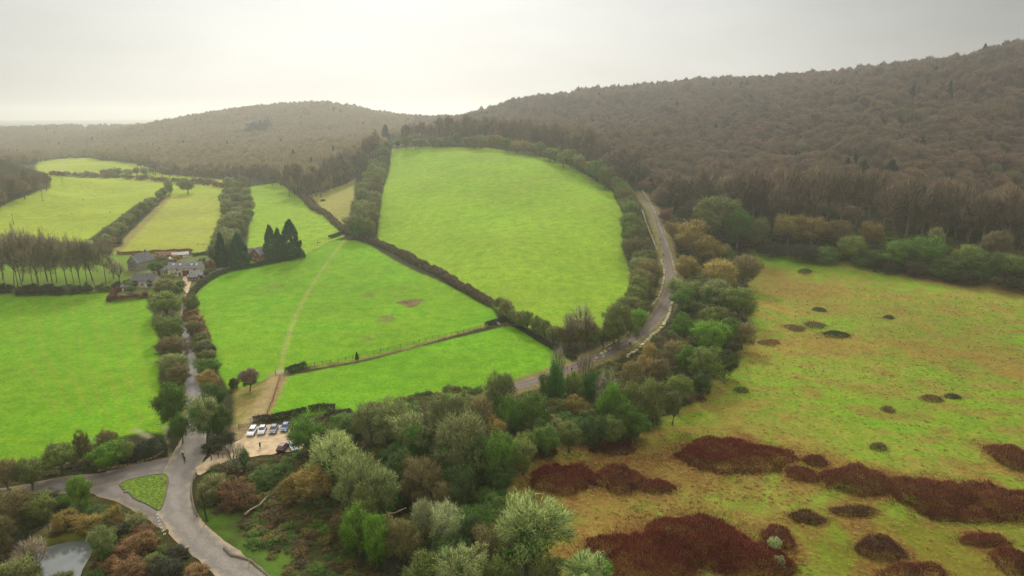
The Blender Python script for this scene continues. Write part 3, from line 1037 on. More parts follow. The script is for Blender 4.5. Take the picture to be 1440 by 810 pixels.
# ------------------------------------------------------------------ woods too big to count: geometry nodes scatter
def scatter(name, P, SCL, idx, templates, label, cat):
    """one object whose points carry plants"""
    me = bpy.data.meshes.new(name)
    me.vertices.add(len(P))
    me.vertices.foreach_set('co', P.astype(np.float32).ravel())
    a = me.attributes.new('sc', 'FLOAT_VECTOR', 'POINT')
    a.data.foreach_set('vector', SCL.astype(np.float32).ravel())
    a = me.attributes.new('rot', 'FLOAT_VECTOR', 'POINT')
    rt = np.zeros((len(P), 3))
    rt[:, 2] = RNG.uniform(0, 6.28, len(P))
    rt[:, :2] = RNG.normal(0, .04, (len(P), 2))
    a.data.foreach_set('vector', rt.astype(np.float32).ravel())
    a = me.attributes.new('pick', 'INT', 'POINT')
    a.data.foreach_set('value', idx.astype(np.int32))
    o = obj(name, me)
    o['kind'] = 'stuff'
    tag(o, label, cat)
    ng = bpy.data.node_groups.new(name, 'GeometryNodeTree')
    ng.interface.new_socket('Geometry', in_out='INPUT', socket_type='NodeSocketGeometry')
    ng.interface.new_socket('Geometry', in_out='OUTPUT', socket_type='NodeSocketGeometry')
    N = ng.nodes
    L = ng.links.new
    gi, go = N.new('NodeGroupInput'), N.new('NodeGroupOutput')
    jn = N.new('GeometryNodeJoinGeometry')

    def attr(nm, ty):
        q = N.new('GeometryNodeInputNamedAttribute')
        q.data_type = ty
        q.inputs['Name'].default_value = nm
        return q.outputs['Attribute']
    sc, rot, pick = attr('sc', 'FLOAT_VECTOR'), attr('rot', 'FLOAT_VECTOR'), attr('pick', 'INT')
    for k, t in enumerate(templates):
        oi = N.new('GeometryNodeObjectInfo')
        oi.inputs['Object'].default_value = t
        oi.inputs['As Instance'].default_value = True
        cp = N.new('FunctionNodeCompare')
        cp.data_type = 'INT'
        cp.operation = 'EQUAL'
        L(pick, cp.inputs[2])
        cp.inputs[3].default_value = k
        ip = N.new('GeometryNodeInstanceOnPoints')
        L(gi.outputs[0], ip.inputs['Points'])
        L(cp.outputs[0], ip.inputs['Selection'])
        L(oi.outputs['Geometry'], ip.inputs['Instance'])
        L(rot, ip.inputs['Rotation'])
        L(sc, ip.inputs['Scale'])
        L(ip.outputs[0], jn.inputs[0])
    L(jn.outputs[0], go.inputs[0])
    md = o.modifiers.new('scatter', 'NODES')
    md.node_group = ng
    return o


def merged_template(name, key, material=None, extra=None):
    tm, cm, im = TPL[key]
    nv = sum(len(m.vertices) for m in (tm, cm))
    co, fc, mi, ti = [], [], [], []
    off = 0
    mats = []
    for j, m in enumerate((tm, cm)):
        a = np.empty(len(m.vertices) * 3, np.float32)
        m.vertices.foreach_get('co', a)
        co.append(a.reshape(-1, 3))
        fc += [tuple(v + off for v in p.vertices) for p in m.polygons]
        mi += [j] * len(m.polygons)
        if 'tint' in m.attributes:
            q = np.empty(len(m.vertices), np.float32)
            m.attributes['tint'].data.foreach_get('value', q)
        else:
            q = np.full(len(m.vertices), .5, np.float32)
        ti.append(q)
        off += len(m.vertices)
    me = bpy.data.meshes.new(name)
    me.from_pydata(np.concatenate(co).tolist(), [], fc)
    me.polygons.foreach_set('material_index', mi)
    me.materials.append(tm.materials[0])
    me.materials.append(material or cm.materials[0])
    a = me.attributes.new('tint', 'FLOAT', 'POINT')
    a.data.foreach_set('value', np.concatenate(ti))
    return bpy.data.objects.new(name, me)      # a pattern only, never linked to the scene


def poisson(poly, r, rng, jitter=.42):
    P = np.array(poly)
    x0, y0 = P.min(0)
    x1, y1 = P.max(0)
    X, Y = np.meshgrid(np.arange(x0, x1, r), np.arange(y0, y1, r * .9))
    X = X + (np.arange(X.shape[0]) % 2)[:, None] * r * .5
    X = X + rng.uniform(-jitter, jitter, X.shape) * r
    Y = Y + rng.uniform(-jitter, jitter, X.shape) * r
    x, y = X.ravel(), Y.ravel()
    k = sdf(x, y, poly) < 0
    return x[k], y[k]


def azp(px, t):
    d = ray(px, 405)
    a = math.atan2(d[0], d[1])
    return (math.sin(a) * t, math.cos(a) * t)


FT = [merged_template('woodland_tree_pattern', kk, M['forest_brown']) for kk in (('tall', 0), ('tall', 1), ('twig', 0), ('twig', 1), ('twig', 2))]
M['forest_green'] = foliage_mat('evergreen_needles', False, [(0, (.03, .06, .03)), (1, (.05, .08, .03))])
FP = [merged_template('pale_woodland_tree_pattern', kk, M['forest_hazed']) for kk in (('tall', 0), ('tall', 1), ('twig', 0), ('twig', 1), ('twig', 3))]  # twigs paled in colour to stand for distance haze
IT = [merged_template('green_tree_pattern', (kk, k)) for kk, k in (('mixed', 0), ('mixed', 1))]
M['forest_olive'] = foliage_mat('olive_tree_leaves', False, [(0, (.09, .12, .04)), (1, (.16, .18, .06))])
for q_ in IT:
    q_.data.materials[1] = M['forest_olive']
GT = [merged_template('conifer_pattern', ('conifer', k), M['forest_green']) for k in range(2)]
rng = np.random.default_rng(11)
RIGHTWOOD = W([(625, 196), (690, 200), (760, 212), (822, 232), (872, 258), (905, 262), (935, 295), (960, 315), (1010, 300), (1060, 312), (1110, 318), (1250, 322), (1330, 336), (1440, 352), (1900, 380)]) + \
    [azp(2400, 500), azp(2300, 1250), azp(1440, 1260), azp(1000, 1330), azp(700, 1420), azp(560, 1500), azp(575, 1300), azp(600, 900)]
x, y = poisson(RIGHTWOOD, 9.6, rng)
r = np.hypot(x, y)
keep = (r < 700) | (rng.random(len(x)) < .8)
x, y, r = x[keep], y[keep], r[keep]
k = fbm(x / 28, y / 28, 91, 3) > .27
x, y, r = x[k], y[k], r[k]
P = np.stack([x, y, H(x, y) - .2], -1)
n = len(x)
print('right wood', n)
h = rng.uniform(10.5, 17.5, n) * (.72 + .6 * vnoise(x / 45, y / 45, 77))
w = rng.uniform(9.5, 17, n) * (.8 + .45 * vnoise(x / 30, y / 30, 78))
green = (rng.random(n) < .10 * np.clip((620 - r) / 250, .05, 1))
pk = np.where(green, rng.integers(5, 7, n), rng.integers(0, 5, n))
evg = (fbm(x / 40, y / 40, 95, 2) > .78) & (rng.random(n) < .5)
pk = np.where(evg, 7, pk)
w = np.where(evg, w * .6, w)
sc_ = np.stack([w, w * rng.uniform(.85, 1.15, n), h], -1)
scatter('forest', P, sc_, pk, FT + IT + GT, 'bare brown beech woods covering the whole right hill', 'forest')

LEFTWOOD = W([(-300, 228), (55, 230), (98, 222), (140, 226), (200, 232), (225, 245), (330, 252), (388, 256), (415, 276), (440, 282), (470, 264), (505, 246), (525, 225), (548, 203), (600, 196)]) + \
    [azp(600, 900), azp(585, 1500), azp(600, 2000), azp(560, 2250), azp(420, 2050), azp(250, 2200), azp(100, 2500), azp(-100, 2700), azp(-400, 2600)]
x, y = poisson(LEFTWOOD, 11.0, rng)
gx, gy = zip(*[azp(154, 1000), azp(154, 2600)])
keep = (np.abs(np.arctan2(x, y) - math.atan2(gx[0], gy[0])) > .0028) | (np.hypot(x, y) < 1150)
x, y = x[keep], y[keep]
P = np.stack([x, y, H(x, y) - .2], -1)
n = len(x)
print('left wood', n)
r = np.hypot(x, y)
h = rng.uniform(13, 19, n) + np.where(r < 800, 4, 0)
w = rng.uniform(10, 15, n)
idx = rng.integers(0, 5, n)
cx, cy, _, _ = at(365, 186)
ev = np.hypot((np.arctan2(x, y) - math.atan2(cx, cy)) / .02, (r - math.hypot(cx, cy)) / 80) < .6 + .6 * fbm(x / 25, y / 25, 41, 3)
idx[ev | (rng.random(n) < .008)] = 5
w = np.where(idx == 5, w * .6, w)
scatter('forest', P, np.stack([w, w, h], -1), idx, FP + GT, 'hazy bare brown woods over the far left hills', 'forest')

KNOLL = W([(78, 268), (40, 280), (0, 294), (-120, 300)]) + [azp(-500, 520), azp(-400, 680), azp(0, 680), azp(45, 650)]
x, y = poisson(KNOLL, 8.5, rng)
n = len(x)
print('knoll', n)
w = rng.uniform(9, 13, n)
scatter('forest', np.stack([x, y, H(x, y) - .2], -1), np.stack([w, w, rng.uniform(13, 19, n)], -1), rng.integers(0, 5, n), FT, 'dark rounded knoll of bare woodland at the left edge', 'forest')


# ------------------------------------------------------------------ low growth: brambles under the trees, bracken and tussocks on the moor
def tuft(name, seed, n, length, width, up, material, leafy=1):
    rng = np.random.default_rng(seed)
    c, o = crown_centres(rng, 26, .1, .7, amp=.6, inner=.2, zcut=-.1)
    V, t = twigs(c, o, n, rng, length, width, .6, up=up, jit=.05)
    V2, t2 = leaves(c, n, rng, width * 1.6, .09)
    me = leaf_mesh(name, np.r_[V, V2] if leafy else V, None if not len(V) else np.tile([0., 0., 1.], (len(V) + (len(V2) if leafy else 0), 1)), np.r_[t, t2] if leafy else t, material)
    return bpy.data.objects.new(name, me)


UT = [tuft('bramble_pattern', 20 + k, 420, .22, .035, .3, M['under']) for k in range(4)]
BT = [tuft('bracken_pattern', 30 + k, 90, .5, .06, .5, M['bracken'], 0) for k in range(4)]
GR = [tuft('tussock_pattern', 40 + k, 70, .45, .05, .9, M['tussock'], 0) for k in range(4)]
BELT = W([(278, 650), (300, 652), (360, 645), (425, 636), (440, 585), (500, 580), (560, 560), (640, 545), (735, 545), (790, 530), (850, 510), (900, 490), (935, 455), (952, 410), (945, 350), (935, 300), (1000, 290), (1060, 310),
          (1200, 320), (1440, 345), (1700, 370), (1700, 430), (1440, 405), (1320, 390), (1200, 372), (1062, 354), (1050, 400), (1050, 470), (985, 555), (915, 600), (870, 622), (780, 625), (745, 645), (715, 700), (760, 790), (860, 1000), (450, 1000),
          (350, 808), (305, 770), (268, 725), (262, 690)])
x, y = poisson(BELT, 1.7, rng)
LOWL = W([(-200, 690), (60, 692), (140, 690), (168, 700), (215, 726), (262, 770), (320, 830), (300, 1000), (-300, 1000)])
x2, y2 = poisson(LOWL, 1.6, rng)
k = (sdf(x2, y2, PONDW[0]) > 2.0) & (pdist(x2, y2, W([(20, 790), (50, 756), (92, 724)])) > 2)
x, y = np.r_[x, x2[k]], np.r_[y, y2[k]]
LOWT = W([(-200, 668), (60, 655), (80, 640), (140, 630), (215, 625), (232, 634), (205, 648), (160, 658), (110, 666), (-200, 690)])
x3, y3 = poisson(LOWT, 2.0, rng)
x, y = np.r_[x, x3], np.r_[y, y3]
k = (pdist(x, y, W(MAIN)) > 5.5) & (pdist(x, y, W(UPROAD)) > 5.5) & (pdist(x, y, W(WEST)) > 6) & (pdist(x, y, W(SLIP)) > 4.5) & (fbm(x / 9, y / 9, 51, 3) > .33)
k &= (sdf(x, y, W(CARPARK)) > 1.5)
x, y = x[k], y[k]
n = len(x)
print('undergrowth', n)
s = rng.uniform(1.4, 3.9, n)
scatter('undergrowth', np.stack([x, y, H(x, y) - .1], -1), np.stack([s, s, s * rng.uniform(.25, .65, n)], -1), rng.integers(0, 4, n), UT, 'brown and green brambles under the trees', 'undergrowth')
MW = W(MOOR)
x, y = poisson([p for p in MW], 1.05, rng)
inb = sdf(x, y, W(BRACK))
near = np.hypot(x, y)
fo = .6 * rng.random(len(x)) + .4 * fbm(x / 9, y / 7, 61, 4)
isb = (inb + (fbm(x / 12, y / 12, 62, 3) - .5) * 30 < 0) & (fo > .42)
k = isb | (fo > .62)
ang = np.abs(np.arctan2(x, y)) < R(43)
k &= ang & (near > 80) & (near < 330)
x, y, isb = x[k], y[k], isb[k]
n = len(x)
print('tufts', n)
s = rng.uniform(.5, 1.25, n)
pick = np.where(isb, rng.integers(0, 4, n), 4 + rng.integers(0, 4, n))
pick = np.where(rng.random(n) < .15, rng.integers(0, 8, n), pick)
scatter('moor_grass', np.stack([x, y, H(x, y) - .05], -1), np.stack([s, s, s * rng.uniform(.3, .6, n)], -1), pick, BT + GR, 'tan bracken and rough grass tufts on the moor', 'grass')


# ------------------------------------------------------------------ trees and shrubs, surveyed one by one: look, x, top, foot, spread, label
G_BELT = 'trees of the wooded belt'
BELT_TREES = [
    # field edge of the belt, from the car park to the quarry road
    ('ivy', 432, 574, 640, 56, 'leafy green tree overhanging the right end of the car park'),
    ('darkbush', 470, 566, 588, 24, 'low dark bush at the field edge just right of the car park tree'),
    ('darkbush', 486, 567, 592, 22, 'round dark bush at field edge, second right of the car park tree'),
    ('palegreen', 474, 598, 690, 74, 'pale-limbed forked tree with ivy stem, just below the car park'),
    ('grey', 521, 556, 622, 56, 'first bare grey dome along the strip field edge from car park'),
    ('grey', 556, 551, 630, 62, 'second bare grey dome along the strip field edge from car park'),
    ('ivied', 585, 566, 655, 66, 'grey-green tree at the strip field, third dome from car park'),
    ('gold', 602, 574, 640, 44, 'golden tan tree tucked behind the grey domes of the strip field'),
    ('grey', 630, 540, 640, 72, 'broad grey tree whose top meets the strip field edge'),
    ('ivied', 650, 562, 690, 96, 'largest ivy-green tree in the middle of the belt'),
    ('grey', 702, 513, 604, 48, 'domed brownish-grey tree standing out against the strip field'),
    ('brown', 676, 552, 625, 46, 'twiggy brown tree left under the domed tree'),
    ('ivy', 716, 545, 620, 46, 'leafy green tree just right under the domed tree'),
    ('ivy', 748, 542, 615, 54, 'leafy tree whose top reaches the pale end of the quarry road'),
    ('column', 783, 506, 575, 30, 'narrow ivy-covered trunk beside the quarry road, nearest the strip field corner'),
    ('bare', 784, 482, 560, 26, 'thin leafless treetop rising behind the first ivy-covered trunk'),
    ('column', 829, 520, 572, 26, 'second narrow ivy-covered trunk along the quarry road'),
    ('bare', 822, 492, 560, 32, 'leafless tree leaning over the quarry road by the second ivy trunk'),
    ('gold', 806, 548, 590, 36, 'tan bush-like tree between the two ivy-covered trunks'),
    ('bright', 858, 527, 608, 56, 'bright leafy tree below the quarry road bend'),
    ('olive', 890, 520, 606, 54, 'olive tree right of the bright leafy tree below the bend'),
    ('ivy', 878, 548, 618, 46, 'leafy green tree in front of the olive one below the bend'),
    ('olive', 920, 520, 600, 46, 'olive tree at belt edge between road bend and moor'),
    ('grey', 945, 540, 598, 30, 'slim bare tree standing alone at the moor edge of belt'),
    ('bare', 852, 515, 590, 40, 'thin bare tree at the roadside left of the bright leafy tree'),
    # second rank
    ('gold', 440, 642, 706, 66, 'golden tan tree below the car park, left of the forked tree'),
    ('gold', 412, 660, 704, 44, 'small golden tree at the left end of the wooded belt'),
    ('grey', 506, 628, 728, 70, 'bare grey tree right of the pale forked tree'),
    ('ivied', 540, 640, 738, 64, 'ivy-stemmed grey tree behind the tall yellow-green trees'),
    ('dark', 560, 628, 700, 50, 'dark green tree in the deep gap of the belt'),
    ('brown', 592, 636, 718, 62, 'twiggy brown tree left of the largest ivy-green tree'),
    ('brown', 628, 668, 730, 46, 'small russet-brown tree beneath the largest ivy-green tree'),
    ('ivy', 695, 598, 690, 60, 'leafy tree right under the largest ivy-green tree'),
    ('olive', 735, 606, 668, 52, 'olive tree above the tip of the moor'),
    ('dark', 700, 640, 700, 54, 'dark evergreen at the moor edge behind the great pale tree'),
    ('ivy', 768, 590, 642, 50, 'first leafy tree along the top edge of the red moor'),
    ('olive', 800, 585, 635, 46, 'second tree, olive, along the top edge of the red moor'),
    ('dark', 832, 580, 632, 46, 'third tree, dark, along the top edge of the red moor'),
    ('olive', 862, 578, 628, 44, 'fourth tree, olive, along the top edge of the red moor'),
    ('ivy', 895, 572, 622, 44, 'fifth tree, green, along the top edge of the red moor'),
    ('olive', 668, 590, 660, 50, 'olive tree overlapping the right side of largest ivy-green tree'),
    ('dark', 648, 640, 722, 54, 'dark tree in the shade below the largest ivy-green tree'),
    ('gold', 700, 578, 640, 36, 'yellowish tree between the domed tree and the dark evergreens'),
    # lower rank
    ('palegreen', 742, 674, 812, 124, 'great pale twiggy tree with bright ivy base at moor edge'),
    ('bright', 505, 690, 790, 56, 'yellow-green leafy tree above the brambles of the roadside'),
    ('bright', 532, 712, 800, 46, 'second yellow-green leafy tree, right of the first'),
    ('olive', 520, 655, 745, 62, 'tall olive tree behind the two yellow-green trees'),
    ('brown', 562, 716, 800, 54, 'twiggy brown tree right of the yellow-green trees'),
    ('pale', 596, 690, 765, 46, 'small pale lichen tree left of the frosty-white one'),
    ('pale', 628, 698, 772, 58, 'frosty-white twiggy tree in the lower middle of the belt'),
    ('olive', 600, 752, 850, 76, 'broad olive tree at the bottom edge, left of two'),
    ('palegreen', 640, 748, 850, 84, 'pale yellowish tree at the bottom edge, right of the olive one'),
    ('brown', 690, 730, 810, 56, 'brown tree between the frosty-white and the great pale tree'),
    ('olive', 705, 762, 850, 60, 'olive tree at bottom edge below the great pale tree'),
    ('olive', 770, 765, 850, 56, 'olive tree at bottom edge right of the great pale trunk'),
    ('palegreen', 828, 758, 850, 80, 'pale tree with bright green base beside the red thicket'),
    ('dark', 664, 712, 780, 46, 'dark tree left of the great pale tree'),
    ('darkbush', 560, 765, 805, 52, 'dark bramble mound left of the bottom-edge olive tree'),
    ('brown', 480, 712, 762, 36, 'small brown tree left of the yellow-green pair'),
    # between the quarry road and the right-hand moor
    ('gold', 965, 350, 402, 46, 'golden tree beside the right wall of the quarry road'),
    ('gold', 1010, 357, 412, 62, 'brightest golden tree right of the quarry road'),
    ('brown', 1046, 353, 405, 50, 'brown tree at moor corner, right of the brightest golden tree'),
    ('olive', 968, 388, 432, 54, 'olive tree overhanging the quarry road bend'),
    ('ivy', 958, 404, 440, 38, 'leafy green tree below the one overhanging the bend'),
    ('ivied', 1005, 384, 442, 60, 'ivy-filled tree below the brightest golden tree'),
    ('olive', 1038, 396, 452, 60, 'broad dark-olive tree at the moor edge below the brown tree'),
    ('olive', 1002, 420, 480, 58, 'round olive tree mid-belt right of the road bend'),
    ('ivy', 1022, 440, 490, 46, 'leafy tree below the broad dark-olive one'),
    ('brown', 1044, 450, 492, 40, 'brown bushy tree at the moor edge, outermost of the belt'),
    ('ivy', 960, 440, 482, 38, 'green tree beside the lower right wall of the road'),
    ('bright', 996, 448, 496, 48, 'bright leafy tree under the round olive tree'),
    ('brown', 948, 474, 520, 36, 'russet tree right below the road wall'),
    ('ivy', 965, 478, 530, 34, 'slim green tree right of the russet tree'),
    ('olive', 990, 480, 540, 60, 'big round olive tree at the lower moor edge'),
    ('dark', 1018, 488, 532, 36, 'dark bush-like tree at moor edge behind the big round olive'),
    ('brown', 925, 498, 542, 38, 'brown tree left of the slim green tree below the road'),
    ('gold', 905, 492, 536, 34, 'tan tree at the inner foot of the road bend'),
    ('olive', 955, 520, 566, 44, 'olive tree at the tip of the belt by the moor'),
    ('dark', 985, 520, 560, 36, 'dark tree at the tip of the belt by the moor'),
    ('gold', 972, 300, 360, 56, 'tan tree above the golden trees right of the road'),
    ('olive', 1000, 268, 335, 66, 'arching olive tree at the foot of the brown hill wood'),
    ('ivy', 1037, 288, 350, 50, 'rounded green tree at the foot of the hill wood'),
    ('olive', 1064, 300, 352, 40, 'olive tree right of the rounded green one below the wood'),
    ('gold', 990, 325, 375, 50, 'broad tan tree left below the rounded green tree'),
    ('olive', 1015, 335, 378, 36, 'small olive tree below the rounded green tree'),
    ('russet', 934, 285, 312, 24, 'first russet shrub beside the wall at the top of the road'),
    ('russet', 922, 262, 288, 22, 'second russet shrub higher up the road wall'),
    ('russet', 905, 245, 268, 22, 'third russet shrub where the road vanishes into the wood'),
    ('gold', 948, 308, 340, 26, 'fourth bush along the road wall, golden'),
    # shrubs under the hill wood along the top of the right-hand moor
    ('gold', 1108, 297, 343, 50, 'first golden-brown tree along the top of the moor'),
    ('gold', 1142, 298, 345, 48, 'second golden-brown tree along the top of the moor'),
    ('brown', 1178, 304, 346, 46, 'third tree, brown, along the top of the moor'),
    ('gold', 1222, 306, 346, 44, 'fourth tree, brownish gold, along the top of the moor'),
    ('darkbush', 1085, 334, 358, 44, 'dark bramble bank at the left corner of the moor top'),
    ('darkbush', 1128, 336, 364, 48, 'second dark bramble bank along the moor top'),
    ('olive', 1196, 322, 368, 44, 'olive tree before the brown ones at the moor top'),
    ('greenbush', 1165, 340, 368, 44, 'green shrub left of the olive tree at the moor top'),
    ('greenbush', 1222, 342, 374, 46, 'green shrub right of the olive tree at the moor top'),
    ('ivy', 1262, 334, 378, 50, 'first dark green tree right of the shrubs at moor top'),
    ('ivy', 1302, 326, 382, 56, 'biggest green tree along the top of the moor'),
    ('darkbush', 1290, 358, 388, 50, 'dark bramble bank under the biggest green tree'),
    ('greenbush', 1330, 350, 392, 52, 'green shrub right under the biggest green tree'),
    ('ivied', 1312, 312, 370, 30, 'pale ivied tree rising behind the biggest green tree'),
    ('olive', 1358, 332, 392, 50, 'first olive tree from the right end of moor top'),
    ('olive', 1412, 350, 402, 52, 'last olive tree at the right edge of the photo'),
    ('dark', 1382, 352, 400, 46, 'dark tree between the two right-hand olive trees'),
    ('darkbush', 1440, 368, 408, 60, 'dark bush on the right edge of the photo'),
    ('brown', 1400, 318, 372, 44, 'brown tree behind the right-hand olive trees'),
    ('darkbush', 1352, 372, 398, 46, 'dark bramble bank below the first right-hand olive tree'),
    ('darkbush', 1252, 358, 382, 44, 'dark bramble bank below the first dark green tree'),
    # beside the quarry road, field side
    ('olive', 870, 415, 492, 50, 'spreading olive tree in the field corner inside the road bend'),
    ('bright', 897, 432, 466, 26, 'bright green bush inside the road bend'),
    ('bare', 818, 424, 492, 34, 'leafless dead-looking tree in the hedge below the big field'),
    ('bare', 800, 436, 490, 20, 'thin leafless trunk left of the dead-looking hedge tree'),
    # roadside scrub below the car park
    ('olivebush', 305, 656, 702, 48, 'olive-brown bush at the inside of the road curve'),
    ('russet', 334, 662, 712, 52, 'russet-brown bush right of the olive-brown one by the curve'),
    ('olivebush', 296, 672, 708, 34, 'low olive bush nearest the log rail by the curve'),
    ('column', 345, 626, 661, 18, 'small ivy-covered stump tree at the car park edge'),
    ('bare', 332, 622, 664, 40, 'spreading leafless sapling at the car park entrance edge'),
    ('greenbush', 400, 645, 672, 40, 'low green bush below the car park cars'),
    ('greenbush', 372, 652, 682, 36, 'low green bush below the car park, left of another'),
    # lane trees, field side, from the hamlet down
    ('olive', 236, 403, 448, 54, 'broad olive tree at the lane top by the hamlet garden'),
    ('olive', 243, 438, 482, 50, 'second tree down the lane, olive, left side'),
    ('brown', 245, 470, 507, 48, 'third tree down the lane, brown-topped, left side'),
    ('grey', 248, 492, 530, 46, 'fourth tree down the lane, grey, left side'),
    ('brown', 256, 508, 542, 34, 'fifth tree down the lane, small and brown, left side'),
    ('ivy', 246, 527, 602, 52, 'large dark leafy tree left of the lane, bottom of row'),
    ('ivy', 257, 572, 624, 30, 'narrow green tree at the lane mouth, left side'),
    ('ivy', 293, 500, 532, 38, 'dark green round tree right of the lane'),
    ('gold', 292, 514, 552, 40, 'orange-brown tree right of the lane, below the round green'),
    ('ivy', 302, 532, 580, 36, 'dark green tree right of lane behind the great grey one'),
    ('ivied', 291, 546, 624, 54, 'great grey-green tree overhanging the lane mouth, right side'),
    ('ivy', 313, 560, 622, 34, 'dark tree between lane mouth and car park track'),
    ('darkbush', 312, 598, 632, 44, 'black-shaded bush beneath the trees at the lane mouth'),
    ('purple', 351, 513, 550, 34, 'lone purplish dome tree in the field by the sandy track'),
    ('darkbush', 330, 526, 546, 16, 'small dark bush left of the lone dome tree'),
    ('olivebush', 234, 387, 407, 34, 'olive tree-like bush hiding the cottage beside the hamlet drive'),
    # lower left corner
    ('olive', 88, 612, 666, 52, 'olive tree left in the roadside hedge by the left field'),
    ('brown', 121, 597, 656, 22, 'narrow dark brown tree standing above the roadside hedge'),
    ('bright', 150, 616, 662, 54, 'leafy green tree right of the narrow brown one'),
    ('brown', 154, 599, 640, 30, 'brown-topped tree behind the leafy green roadside tree'),
    ('olive', 178, 610, 652, 32, 'small olive tree next to the dark roadside hedge'),
    ('brown', 14, 638, 692, 44, 'brown tree at the left edge above the side road'),
    ('olive', 46, 632, 690, 48, 'olive-brown tree above the side road, second from the edge'),
    ('bright', 113, 660, 715, 36, 'light green willowy tree below the side road'),
    ('brown', 20, 682, 742, 56, 'brown tree at the left edge below the side road'),
    ('olive', 62, 688, 738, 48, 'olive tree below the side road, second from the edge'),
    ('goldbush', 96, 706, 742, 44, 'golden brown bush between footpath and light green tree'),
    ('goldbush', 132, 706, 748, 48, 'golden brown bush left of the slip road'),
    ('goldbush', 160, 700, 738, 30, 'yellow-brown bush at the corner of the slip road'),
    ('palegreen', 146, 724, 792, 42, 'pale green tree beside the pond'),
    ('olivebush', 22, 762, 830, 70, 'grey-green bush in the bottom left corner'),
    ('brown', 4, 716, 790, 40, 'brown tree cut by the left edge above the corner bush'),
    ('russet', 205, 735, 775, 44, 'russet bramble bush below the slip road'),
    ('russet', 180, 772, 815, 50, 'russet bramble bush by the bottom edge near pond'),
    ('darkbush', 235, 772, 812, 46, 'dark bramble bush beside the main road bottom'),
    ('olivebush', 85, 792, 828, 46, 'olive bush on the near bank of the pond'),
    # lone trees far off
    ('grey', 264, 249, 273, 27, 'lone spreading bare tree in the far left fields'),
    ('ivied', 238, 250, 275, 13, 'slim tree left of the lone spreading one'),
    ('conifer', 543, 179, 208, 15, 'tall evergreen at the top left corner of big field'),
]
for kd, x_, yt, yb, w_, lb in BELT_TREES:
    plant(kd, x_, yt, yb, w_, lb, G_BELT if 380 < x_ < 1060 and yb > 480 else None)

for i, (x_, yt, yb, w_, lb) in enumerate((
        (313, 331, 375, 17, 'leftmost dark conifer, narrow, at the lane end by the hamlet'),
        (337, 332, 374, 26, 'broad dark conifer left of the red brick house'),
        (382, 321, 366, 20, 'double-topped dark conifer touching right of the brick house'),
        (393, 325, 365, 17, 'small dark conifer squeezed between the two taller ones'),
        (410, 314, 363, 30, 'tallest dark conifer, rightmost beside the brick house'))):
    plant('conifer', x_, yt, yb, w_, lb, 'conifers beside the hamlet')
for i, (x_, yt, yb) in enumerate(((788, 125, 142), (797, 121, 141), (806, 120, 140), (813, 124, 140))):
    plant('conifer', x_, yt, yb, 8, ('first', 'second', 'third', 'fourth')[i] + ' dark conifer from the left on the skyline of the hill', 'conifers on the skyline')

# hedgerows and tree lines
row([(140, 352), (180, 320), (237, 272)], 15, (24, 15), (24, 15), ['grey', 'olive', 'ivied'], '{a} {n}, {o} from the copse in the diagonal far-left hedgerow', 'trees of the diagonal hedgerow', seed=3)
row([(302, 372), (318, 315), (322, 264)], 13, (26, 15), (28, 16), ['olive', 'ivied', 'grey', 'ivy'], '{a} {n}, {o} from the hamlet, left line of the double tree row', 'trees of the double row above the hamlet', seed=4)
row([(322, 355), (350, 315), (343, 262)], 12, (24, 15), (28, 16), ['olive', 'grey', 'ivied'], '{a} {n}, {o} from the hamlet, right line of the double tree row', 'trees of the double row above the hamlet', seed=5)
row([(312, 352), (334, 312), (332, 268)], 10, (26, 16), (26, 15), ['olive', 'grey'], '{a} {n}, {o} from the hamlet, middle of the double tree row', 'trees of the double row above the hamlet', seed=35)
row([(145, 247), (185, 248), (215, 246)], 7, (14, 14), (13, 13), ['olive', 'ivied'], '{a} {n}, {o} from the left between the two farthest fields', 'trees between the farthest fields', seed=36)
row([(505, 338), (508, 300), (522, 255), (537, 222)], 12, (32, 14), (38, 20), ['olive', 'grey', 'ivied'], '{a} {n}, {o} uphill in left line of the strip beside big field', 'trees of the strip beside the big field', seed=6)
row([(520, 334), (527, 290), (535, 250), (545, 216)], 12, (28, 14), (36, 18), ['brown', 'olive', 'grey'], '{a} {n}, {o} uphill in right line of the strip beside big field', 'trees of the strip beside the big field', seed=7)
row([(560, 209), (640, 206), (700, 210), (760, 222), (828, 246)], 24, (14, 24), (15, 26), ['olive', 'ivied', 'gold', 'olive', 'ivy', 'brown'], '{a} {n}, {o} from the left along the top of the big field', 'trees along the top of the big field', seed=8)
row([(838, 252), (862, 272), (878, 290)], 7, (24, 24), (32, 34), ['ivy', 'ivy', 'olive'], 'green {n}, {o} downhill from the corner, upper right of big field', 'green trees on the upper right of the big field', seed=9)
row([(884, 296), (886, 340), (898, 376), (910, 404), (893, 440), (868, 470)], 18, (30, 38), (34, 40), ['olive', 'grey', 'ivied', 'olive', 'brown', 'ivy'], '{a} {n}, {o} down the field side of the quarry road', 'trees between big field and road', seed=10)
row([(902, 330), (905, 370), (916, 396), (905, 432), (880, 462)], 9, (26, 28), (26, 26), ['olivebush', 'greenbush', 'gold'], '{a} {n}, {o} down the road verge of the quarry road', 'roadside growth between big field and road', seed=31)
row([(702, 442), (740, 466), (790, 488), (838, 492), (862, 486)], 15, (22, 30), (26, 40), ['brown', 'olive', 'gold', 'olive', 'brown'], '{a} {n}, {o} right of the gate in hedge below big field', 'hedge trees below the big field', seed=11)
row([(75, 247), (145, 250), (250, 257), (325, 264)], 26, (13, 14), (9, 11), ['olivebush', 'russet', 'russet'], '{a} {n}, {o} from the left in the farthest hedge', 'shrubs of the farthest hedge', seed=12)
row([(265, 428), (272, 450), (282, 480), (292, 505)], 12, (20, 26), (16, 22), ['russet', 'olivebush', 'russet', 'darkbush'], '{a} {n}, {o} down the right bank of the lane', 'shrubs on the right bank of the lane', seed=13)
